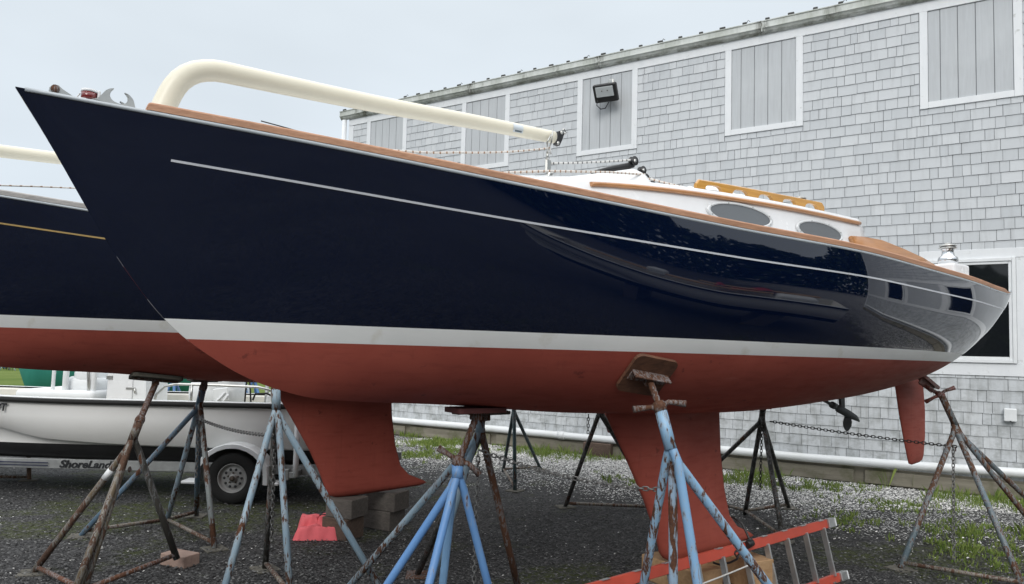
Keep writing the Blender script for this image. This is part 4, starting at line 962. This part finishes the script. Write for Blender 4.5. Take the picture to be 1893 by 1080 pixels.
for nm, mt, z0, z1, o0 in (('gunwale_cap', VINYL, .008, .022, .012), ('rub_rail', RUBBER, -.045, .006, .024)):
    b = MB()
    for sd_ in (1, -1):
        V = b.grid([[SV(x, -sd_ * (HB(x) + o0), GZ(x) + z0), SV(x, -sd_ * (HB(x) + o0), GZ(x) + z1), SV(x, -sd_ * (HB(x) - .1), GZ(x) + z1), SV(x, -sd_ * (HB(x) - .02), GZ(x) + z0)] for x in xsn], close=True)
        b.bm.faces.new(V[0]); b.bm.faces.new(V[-1][::-1])
    b.build(nm, mt, skiff)
ft = lambda t_, M, mat, ext, size, par, name, shear=0, spacing=1.0: None
def text_mesh(txt, size, mat, parent, M, name, shear=0.0, ext=.002, sx=1.0, bold=0):
    cu = bpy.data.curves.new('text', 'FONT'); cu.body = txt; cu.size = size; cu.shear = shear; cu.extrude = ext; cu.offset = bold
    to = bpy.data.objects.new('text', cu); COL.objects.link(to); bpy.context.view_layer.update()
    me = bpy.data.meshes.new_from_object(to.evaluated_get(bpy.context.evaluated_depsgraph_get())); bpy.data.objects.remove(to)
    me.transform(WM[parent.name].inverted() @ M @ Matrix.Diagonal((sx, 1, 1, 1))); me.materials.clear(); me.materials.append(mat); me.name = name
    o = bpy.data.objects.new(name, me); COL.objects.link(o); o.parent = parent; WM[o.name] = WM[parent.name]; return o
FR = Matrix(((1, 0, 0, 0), (0, 0, -1, 0), (0, 1, 0, 0), (0, 0, 0, 1)))        # text facing -y
xr = SK.inverted() @ at(4, 757, 8.95)
text_mesh('BT', .125, INK, skiff, SK @ Matrix.Translation((xr.x, -HB(xr.x) - .012, xr.z)) @ Matrix.Rotation(R(-5), 4, 'Z') @ FR, 'registration_letters', .12, .003, .95, .004)
def skx(px, Y=9.6): return (SK.inverted() @ at(px, 700, Y)).x
def skz(px, py, Y=9.6): return at(px, py, Y).z
# console
c0, c1_ = skx(205), skx(283); 
b = MB(); b.prism([SV(c0, -.3, .80), SV(c1_, -.3, .80), SV(c1_ - .02, -.3, 1.62), SV(c0 + .25, -.3, 1.70), SV(c0 + .08, -.3, 1.5)], SK.to_3x3() @ Vector((0, .62, 0))); con = b.build('console', VINYL, skiff)
b = MB(); b.box(SV((skx(212) + skx(258)) / 2, -.306, 1.20), (skx(258) - skx(212), .014, .62), bev=.004); dr = b.build('door', GELWHITE, con)
b = MB(); b.box(SV(skx(255), -.318, skz(255, 717)), (.12, .014, .03), bev=.004); b.tube([SV(skx(262), -.32, skz(262, 717)), SV(skx(264), -.325, skz(264, 726))], .012, 6); b.box(SV(skx(216), -.318, skz(216, 697)), (.08, .012, .05), bev=.004); b.build('latch', SATIN, dr)
rows = [[SV(skx(130 + 62 * f) + 0 , -.32 + .6 * g, 0) for g in (0, 1)] for f in (0, 1)]
def pillow(c, size, mat, par, name, k=3):
    b = MB(); t_ = bmesh.new(); bmesh.ops.create_cube(t_, size=1); bmesh.ops.scale(t_, vec=size, verts=t_.verts); bmesh.ops.bevel(t_, geom=t_.edges[:], offset=min(size) * .42, segments=4, affect='EDGES', profile=.55)
    bmesh.ops.transform(t_, matrix=SK @ Matrix.Translation(c), verts=t_.verts); b._merge(t_); return b.build(name, mat, par, smooth=True)
pillow((skx(162), 0, skz(162, 712)), (.42, .62, .24), CUSH, skiff, 'seat_cushion'); pillow((skx(165), 0, skz(165, 697) + .02), (.30, .6, .30), CUSH, skiff, 'seat_back')
xc0, xc1 = skx(42, 9.4), skx(185, 9.4); pillow(((xc0 + xc1) / 2, 0, 1.175), (xc1 - xc0, .95, .15), CUSH, skiff, 'bow_cushion')
for px, r_ in ((118, .022), (140, .036), (190, .036)):
    b = MB(); b.tube([SV(skx(px), -.36, .85), SV(skx(px) + .01, -.36, 1.5), SV(skx(px) + .03, -.36, 2.25)], r_, 10); b.build('post', VINYL, skiff)
b = MB(); b.tube([SV(skx(186), -.37, 1.1), SV(skx(185), -.40, 1.4), SV(skx(181), -.38, 1.66), SV(skx(172), -.3, 1.74)], .02, 8); b.build('grab_handle', SATIN, con)
x0, x1 = skx(285, 9.0), skx(505, 9.0)
b = MB(); zt = skz(340, 711, 9.0)
b.tube([SV(x0, -.72, 1.12), SV(x0 + .02, -.72, zt - .13), SV(x0 + .12, -.72, zt - .03), SV(x0 + .25, -.72, zt), SV((x0 + x1) / 2, -.72, zt), SV(x1 - .2, -.72, zt - .01), SV(x1 - .03, -.72, zt - .05), SV(x1, -.72, 1.12)], .017, 10); b.tube([SV(skx(353, 9.0), -.72, 1.12), SV(skx(353, 9.0), -.72, zt)], .017, 8); b.build('side_rail', SATIN, skiff)
pillow((skx(395), 0, skz(395, 727)), (.62, .6, .42), CUSH, skiff, 'helm_seat'); pillow((skx(405), 0, skz(400, 708)), (.45, .6, .55), CUSH, skiff, 'helm_backrest')
b = MB(); cz = SV(skx(419), -.33, skz(419, 728)); b.box(cz, (.20, .02, .17), Euler((0, R(-8), 0)).to_matrix(), bev=.012); b.tube([cz + Vector((.06, -.02, .03)), cz + Vector((-.16, -.02, -.22))], .013, 6); b.tube([cz + Vector((.10, -.02, 0)), cz + Vector((-.06, -.02, -.24))], .013, 6); b.build('seat_hinge', VINYL, skiff)
b = MB(); b.tube([SV(skx(460), -.3, 1.0), SV(skx(463), -.3, 1.45), SV(skx(466), -.3, 1.55), SV(skx(470), -.3, 1.3), SV(skx(474), -.3, 1.0)], .011, 6); b.tube([SV(skx(480), -.4, 1.18), SV(skx(484), -.4, 1.26), SV(skx(505), -.4, 1.27), SV(skx(520), -.4, 1.22), SV(skx(540), -.4, 1.17), SV(skx(552), -.4, 1.25), SV(skx(560), -.4, 1.2)], .014, 6); b.build('hose', RUBBER, skiff)
pillow((skx(545), .1, 1.16), (.7, .9, .26), CUSH, skiff, 'stern_seat')
b = MB(); b.tube([SV(skx(500), -.3, .85), SV(skx(500), -.3, 1.42)], .025, 8); b.tube([SV(skx(358), -.1, .85), SV(skx(361), -.1, 1.6)], .045, 10); b.build('seat_post', GALV, skiff)
# trailer
TR = SK
tr = thing('boat_trailer', 'galvanised boat trailer with white plastic fenders carrying the open skiff', 'trailer', SK)
for y in (-.72, .72):
    b = MB(); b.box(SV(-.55, y, .375), (6.8, .05, .115), bev=.006); 
    fr_ = b.build('side_frame', GALV, tr)
    if y < 0:
        b = MB()
        for dz_ in (.015, -.018): b.box(SV((skx(-60, 9.03) + skx(104, 9.03)) / 2, y - .0265, .375 + dz_), (skx(104, 9.03) - skx(-60, 9.03), .004, .011))
        b.build('pinstripe', plain('navy_decal', (.012, .016, .05), .5), fr_)
        p_ = SK.inverted() @ at(112, 865, 9.02)
        text_mesh("ShoreLand'r", .125, INK, fr_, SK @ Matrix.Translation((p_.x, y - .027, .338)) @ FR, 'lettering', .28, .003, 1.14, .0035)
for x in (-2.6, -1.2, .2, 1.6, 2.6):
    b = MB(); b.box(SV(x, 0, .345), (.06, 1.4, .06), bev=.004); b.build('crossbeam', GALV, tr)
WX = (SK.inverted() @ at(442, 885, 8.95)).x; WY = -.98; WR = .305
b = MB(); b.tube([SV(WX, -.98, WR), SV(WX, .98, WR)], .03, 8); b.build('axle', GALV, tr)
for sd_ in (-1, 1):
    T = SK @ Matrix.Translation((WX, sd_ * .98, WR)) @ Matrix.Rotation(R(90), 4, 'X')
    if sd_ > 0: T = T @ Matrix.Rotation(R(180), 4, 'X')
    b = MB(); b.lathe([(.165, -.075), (.20, -.085), (.25, -.088), (.285, -.08), (.302, -.06), (.305, -.03), (.302, -.026), (.302, -.018), (.305, -.014), (.305, .014), (.302, .018), (.302, .026), (.305, .03), (.302, .06), (.285, .08), (.25, .088), (.20, .085), (.17, .075), (.165, .06)], T, 48, cap=False)
    ty = b.build('wheel', RUBBER, tr)
    for f in ty.data.polygons: f.use_smooth = len(f.vertices) == 4
    b = MB(); b.lathe([(.172, .03), (.172, .078), (.164, .078), (.155, .05), (.145, .028), (.115, .046), (.085, .05), (.06, .04), (.045, .04), (.042, .075), (.02, .08), (0, .08)], T, 36, cap=False); rim = b.build('rim', plain('grey_painted_rim', (.33, .33, .325), .5, .2, .2), ty)
    for k in range(10):
        b = MB(); b.lathe([(0, .0), (.016, 0), (.016, .004), (0, .004)], T @ Matrix.Translation((.102 * math.cos(k * math.pi / 5), .102 * math.sin(k * math.pi / 5), .0475)), 10)
        b.build('rim_opening', INK, rim)
    b = MB(); b.lathe([(0, .06), (.032, .06), (.032, .085), (.015, .09), (0, .09)], T, 14)
    for k in range(5): b.lathe([(0, .04), (.01, .04), (.01, .062), (0, .062)], T @ Matrix.Translation((.06 * math.cos(k * 1.2566 + .3), .06 * math.sin(k * 1.2566 + .3), 0)), 6)
    b.build('hub', plain('rusty_hub', (.09, .07, .055), .6, .4, .3), rim)
    b = MB(); rows = []
    arc = [R(a) for a in (-8, 8, 22, 36, 50, 64, 78, 90, 102, 116, 130, 144, 158, 172, 188)]
    for a in arc:
        rr_ = .40 + (.045 if 15 < math.degrees(a) < 165 else .01) * .5; q = Vector((math.cos(a) * (rr_ + .03), 0, math.sin(a) * rr_))
        cc = Vector((WX, sd_ * .98, WR - .01))
        rows.append([SK @ (cc + q + Vector((0, -sd_ * .13, -.0))), SK @ (cc + q + Vector((0, sd_ * .10, 0))), SK @ (cc + q * .975 + Vector((0, sd_ * .125, 0))), SK @ (cc + q * .87 + Vector((0, sd_ * .128, 0))), SK @ (cc + q * .86 + Vector((0, sd_ * .118, 0))), SK @ (cc + q * .96 + Vector((0, sd_ * .09, 0))), SK @ (cc + q * .97 + Vector((0, -sd_ * .13, 0)))])
    V = b.grid(rows, close=True); b.bm.faces.new(V[0]); b.bm.faces.new(V[-1][::-1])
    for x_, l_ in ((-.50, .16), (.50, .12)): b.box(SV(WX + x_, sd_ * .99, WR - .05), (l_, .22, .035), bev=.008)
    fd = b.build('fender', VINYL, tr, smooth=False)
    b = MB(); p_ = SK.inverted() @ at(549, 850, 8.8); b.tube([SV(p_.x, sd_ * 1.02, .34), SV(p_.x, sd_ * 1.02, .5), SV(p_.x, sd_ * 1.02, 1.14)], .034, 12); b.build('guide_post', VINYL, tr)
    b = MB(); b.box(SV(p_.x - .05, sd_ * .87, .355), (.12, .34, .07), bev=.005); b.box(SV(p_.x - .1, sd_ * 1.0, .36), (.05, .1, .13), bev=.005); b.build('post_bracket', GALV, tr)
b = MB(); b.box(SV(-4.6, 0, .375), (2.2, .09, .10), bev=.006); b.build('tongue', GALV, tr)
# stand foot glimpsed beneath the skiff
p0 = gp(54, 888); jack('rusty jack stand glimpsed beyond the trailer at the left edge', (p0.x - .35, p0.y + .4, 1.02), (0, 0, -1), (p0.x - .35, p0.y + .4, .95), (p0.x - .35, p0.y + .4, .88), [p0, gp(-60, 888), gp(-20, 860)], plain('tan_rust', (.20, .13, .09), .8, var=.3), handle=False, footplates=(0,), braces=((0, 1),), bracket=False, group='jack stands standing beyond the skiff')

# ------------------------------------------------------------------ things beyond the skiff
def far_hull(name, label, M, L, mat, zt, zb_, hb_):
    b = MB(); rows = []
    for k in range(30):
        f = k / 29; x = L * f; w = hb_ * float(pchip(f, [0, .12, .4, .7, 1], [.02, .35, .9, 1, .8]))
        kz = zb_ + (zt - zb_) * max(0, 1 - f / .10) ** 1.0 * .999
        rows.append([M @ Vector((x, w * sgn * q, kz + (zt - kz) * h_)) for sgn, q, h_ in ((1, 1, 1), (1, .96, .55), (1, .7, .12), (1, .0, 0), (-1, .7, .12), (-1, .96, .55), (-1, 1, 1))])
    V = b.grid(rows); b.bm.faces.new(V[-1][::-1])
    for i in range(29): b.bm.faces.new([V[i][0], V[i][-1], V[i + 1][-1], V[i + 1][0]])
    o = b.build(name, mat); return o
TM = Matrix.Translation(at(14, 672, 17.5).xy.to_3d()) @ Matrix.Rotation(R(14), 4, 'Z')
tb = thing('keelboat', 'old boat with a mottled teal hull standing beyond the open skiff', 'boat', TM)
def reparent(o, p): 
    o.data.transform(WM[p.name].inverted()); o.parent = p; WM[o.name] = WM[p.name]
hl = far_hull('hull', '', TM, 4.6, TEAL, 2.0, .60, 1.0); reparent(hl, tb)
hk = far_hull('keel', '', TM @ Matrix.Translation((1.3, 0, 0)), 2.4, TEAL, .66, .05, .14); reparent(hk, tb)
bq = MB(); bq.box(TM @ Vector((2.6, 0, 2.2)), (2.2, 1.2, .45), Matrix.Rotation(R(14), 3, 'Z'), bev=.08); bq.build('cabin', VINYL, tb)
def simple_stand(p, hgt, mat, label, group, spread=.55, rot=0):
    p = Vector(p); r_ = thing('jack_stand', label, 'jack stand', Matrix.Translation(p), group)
    b = MB(); b.tube([p + Vector((0, 0, hgt * .8)), p + Vector((0, 0, hgt))], .03, 8); b.box(p + Vector((0, 0, hgt + .01)), (.24, .24, .02)); b.build('post', mat, r_)
    for k in range(3):
        a = rot + k * 2.094; b = MB(); b.tube([p + Vector((0, 0, hgt * .84)), p + Vector((spread * math.cos(a), spread * math.sin(a), .02))], .028, 8); b.build('leg', mat, r_)
    return r_
BLUES = plain('mid_blue_enamel', (.06, .14, .30), .5, var=.2)
NAVYS = plain('dark_navy_enamel', (.02, .035, .08), .5, var=.2); PALES = plain('light_grey_blue_enamel', (.42, .50, .58), .5, var=.15)
for px, py, Y, mt, lb in ((322, 700, 14.5, BLUES, 'dark blue jack stand on the grass seen just above the skiff console'), (452, 700, 14.0, PALES, 'pale grey blue jack stand seen above the skiff stern'), (470, 700, 15.0, BLUES, 'blue jack stand on the grass right of the pale one above the skiff stern')):
    q = at(px, py, Y); simple_stand((q.x, q.y, 0), 1.45, mt, lb, 'jack stands standing beyond the skiff', rot=.4 * px)
for k in range(9):
    q = at(-14 + 5.2 * k, 680, 46 + (k % 3) * 1.5); simple_stand((q.x, q.y, 0), 1.15, (PALES, DARKST, BLUES)[k % 3], 'small empty jack stand in the distant row across the field', 'distant row of empty jack stands', spread=.5, rot=k)
# a second skiff mirrored in the topsides; unseen wood added to darken reflections
SK2 = Matrix.Translation((5.45, 1.9, .34)) @ Matrix.Rotation(R(64.5), 4, 'Z')
c = copy_tree(skiff, None, ('registration_letters', 'console', 'post', 'side_rail', 'helm_seat', 'helm_backrest', 'seat_hinge', 'hose', 'seat_post', 'seat_back', 'bow_cushion'))
c.matrix_world = SK2 @ SK.inverted() @ WM[skiff.name]; setp(c, 'open white skiff on timber blocks to the right, mirrored in the glossy navy topsides', 'motorboat')
for x, lb in ((-1.6, 'heavy timber under the bow of the skiff on blocks'), (1.4, 'heavy timber under the stern of the skiff on blocks')):
    b = MB(); p = SK2 @ Vector((x, 0, 0)); b.box((p.x, p.y, .37), (.3, 1.2, .74), Matrix.Rotation(R(64.5), 3, 'Z'), bev=.01); o = b.build('timber_block', OLDWOOD); setp(o, lb, 'wood block'); base(o, (p.x, p.y, 0))
for k, (x, y, l) in enumerate(((-1.5, -.35, 2.6), (-.3, .1, 2.9), (.9, -.25, 2.2))):
    b = MB(); p = SK2 @ Vector((x, y, 1.21 + .05 * k)); b.box(p, (l, .26, .035), Matrix.Rotation(R(64.5 + 5 * k - 4), 3, 'Z'), bev=.004); o = b.build('plank', TANWOOD)
    setp(o, ('tan plank across the bow of the skiff on blocks', 'tan plank amidships on the skiff on blocks', 'tan plank by the stern of the skiff on blocks')[k], 'plank'); base(o, p)
b = MB(); b.grid([[SK2 @ Vector((.25 + .95 * u, -.75 + .8 * v, 1.27 + .09 * noise.noise(Vector((u * 4, v * 4, 0))) + .07 * math.sin(u * 9))) for v in np.linspace(0, 1, 16)] for u in np.linspace(0, 1, 18)]); o = b.build('red_tarpaulin', plain('red_cloth', (.35, .03, .035), .8)); setp(o, 'crumpled red cloth lying in the skiff on blocks', 'cloth'); base(o, SK2 @ Vector((.7, -.4, 1.2)))
rgw = random.Random(21); b = MB()  # leaf mass out of view, added so topsides and panes mirror something dark
for k in range(28000):
    a = rgw.uniform(-3.15, .12); d_ = 40 + rgw.uniform(-4, 5); hmax = 8.5 + 3.0 * float(sm(a, -1.2, -.4)) + 1.8 * math.sin(a * 9) + 1.2 * math.sin(a * 23 + 1)
    z = hmax * rgw.random() ** .75; p = Vector((d_ * math.cos(a), d_ * math.sin(a), z)); r_ = rgw.uniform(.25, .6)
    u = Vector((rgw.gauss(0, 1), rgw.gauss(0, 1), rgw.gauss(0, 1))).normalized(); w = u.orthogonal().normalized() * r_; u = u.cross(w).normalized() * r_
    b.poly([p - u - w * .6, p + u * .3 - w, p + u + w * .5, p - u * .4 + w])
LEAF = NT('added_woodland_leaves'); isl = LEAF.n.new('ShaderNodeNewGeometry').outputs['Random Per Island']; LEAF.set(col=LEAF.mix(isl, (.018, .030, .010), (.05, .075, .022)), rough=.8, spec=.2)
o = b.build('added_woodland', LEAF.m, fix=False); setp(o, 'dark green wood added out of view to darken the reflections', 'trees', kind='stuff')
# ------------------------------------------------------------------ plants, shells and stones
def wallp(w, d): v = WALLM @ Vector((w, -d, 0)); return v
b = MB()
def tuft(p, n, hgt, sp, wd_=.006):
    for _ in range(n):
        a = random.uniform(0, 6.28); l = hgt * random.uniform(.4, 1.15); r0 = random.uniform(0, sp); lean = random.uniform(.1, .7) * l
        x, y = p.x + r0 * math.cos(a), p.y + r0 * math.sin(a); a2 = a + random.uniform(-.8, .8); dx, dy = math.cos(a2), math.sin(a2); w = wd_ * random.uniform(.7, 1.4)
        v = [b.bm.verts.new(q) for q in ((x - dy * w, y + dx * w, 0), (x + dy * w, y - dx * w, 0), (x + dx * lean * .4 + dy * w * .8, y + dy * lean * .4 - dx * w * .8, l * .6), (x + dx * lean, y + dy * lean, l), (x + dx * lean * .4 - dy * w * .8, y + dy * lean * .4 + dx * w * .8, l * .6))]
        b.bm.faces.new(v)
rg = random.Random(11)
for k in range(1500):
    w = rg.uniform(-9.5, 2.2); d = abs(rg.gauss(0, .55)) + .12
    nzv = math.sin(w * 1.9 + 1) + math.sin(w * .77 + d * 1.6) + .7 * math.sin(w * 4.3 + d * 3)
    if nzv < -.1 + d * .55: continue
    tuft(wallp(w, d), rg.randint(4, 11), rg.choice((.05, .08, .10, .16)) * rg.uniform(.6, 1.2), .10, .004)
for px, py, n, hh_ in ((800, 822, 1100, .13), (772, 805, 800, .15), (785, 845, 600, .10), (850, 812, 500, .12), (900, 822, 300, .1), (835, 836, 420, .10), (1560, 965, 300, .10), (1800, 1010, 420, .085), (1785, 1030, 300, .08), (1830, 1045, 250, .06), (1760, 985, 300, .07), (1870, 985, 350, .12), (1700, 945, 320, .08), (1640, 930, 260, .08), (1870, 930, 240, .1), (1130, 890, 140, .12), (1370, 890, 360, .16), (1010, 840, 160, .12), (1470, 905, 260, .12), (1540, 900, 260, .12)):
    c_ = gp(px, py)
    for _ in range(n // 12): 
        q = c_ + Vector((rg.gauss(0, .26), rg.gauss(0, .26), 0)); tuft(q, 14, hh_ * rg.uniform(.4, 1.0), .08, .0055)
for px, py in ((1640, 905), (765, 800), (830, 800), (905, 805), (940, 800), (1040, 800), (1690, 905)):
    c_ = gp(px, py); tuft(c_, 5, .45, .08, .002)
o = b.build('grass', BLADE, fix=False); setp(o, 'green grass and weeds growing along the foot of the shingled wall', 'grass', kind='stuff')
b = MB(); 
def bit(p, r_):
    n = rg.choice((4, 5)); a0 = rg.uniform(0, 6.28); tx, ty = rg.uniform(-.5, .5), rg.uniform(-.5, .5)
    top = []
    for k in range(n):
        a = a0 + k * 6.283 / n; q = r_ * rg.uniform(.6, 1.1); x, y = q * math.cos(a), q * math.sin(a) * .7; top.append((p.x + x, p.y + y, max(.001, .006 + .5 * r_ + x * tx + y * ty)))
    v = [b.bm.verts.new(q) for q in top]; c_ = b.bm.verts.new((p.x, p.y, .004 + .9 * r_))
    for k in range(n): b.bm.faces.new((v[k], v[(k + 1) % n], c_))
for k in range(46000):
    w = rg.uniform(-10, 2.6); d = abs(rg.gauss(.9, 1.15)) + .1
    if d > .9 and math.sin(w * 1.3 + d * 2.1) + math.sin(w * .6 - d) < -1.0 + (d - 1.0) * .45: continue
    bit(wallp(w, d), rg.choice((.008, .010, .013, .018)))
for k in range(900):
    bit(gp(rg.uniform(0, 1893), rg.uniform(850, 1080)) , rg.choice((.006, .008, .011)))
o = b.build('shell_fragments', SHELL, fix=False); setp(o, 'broken white shells strewn over the gravel by the wall', 'shells', kind='stuff')
b = MB()
for k in range(42000):
    t_ = rg.random(); bit(gp(rg.uniform(-40, 1930), 860 + 240 * t_ ** .8), rg.choice((.007, .009, .012, .016)))
o = b.build('loose_gravel', STONE, fix=False); setp(o, 'loose dark stones scattered over the gravel yard', 'gravel', kind='stuff')
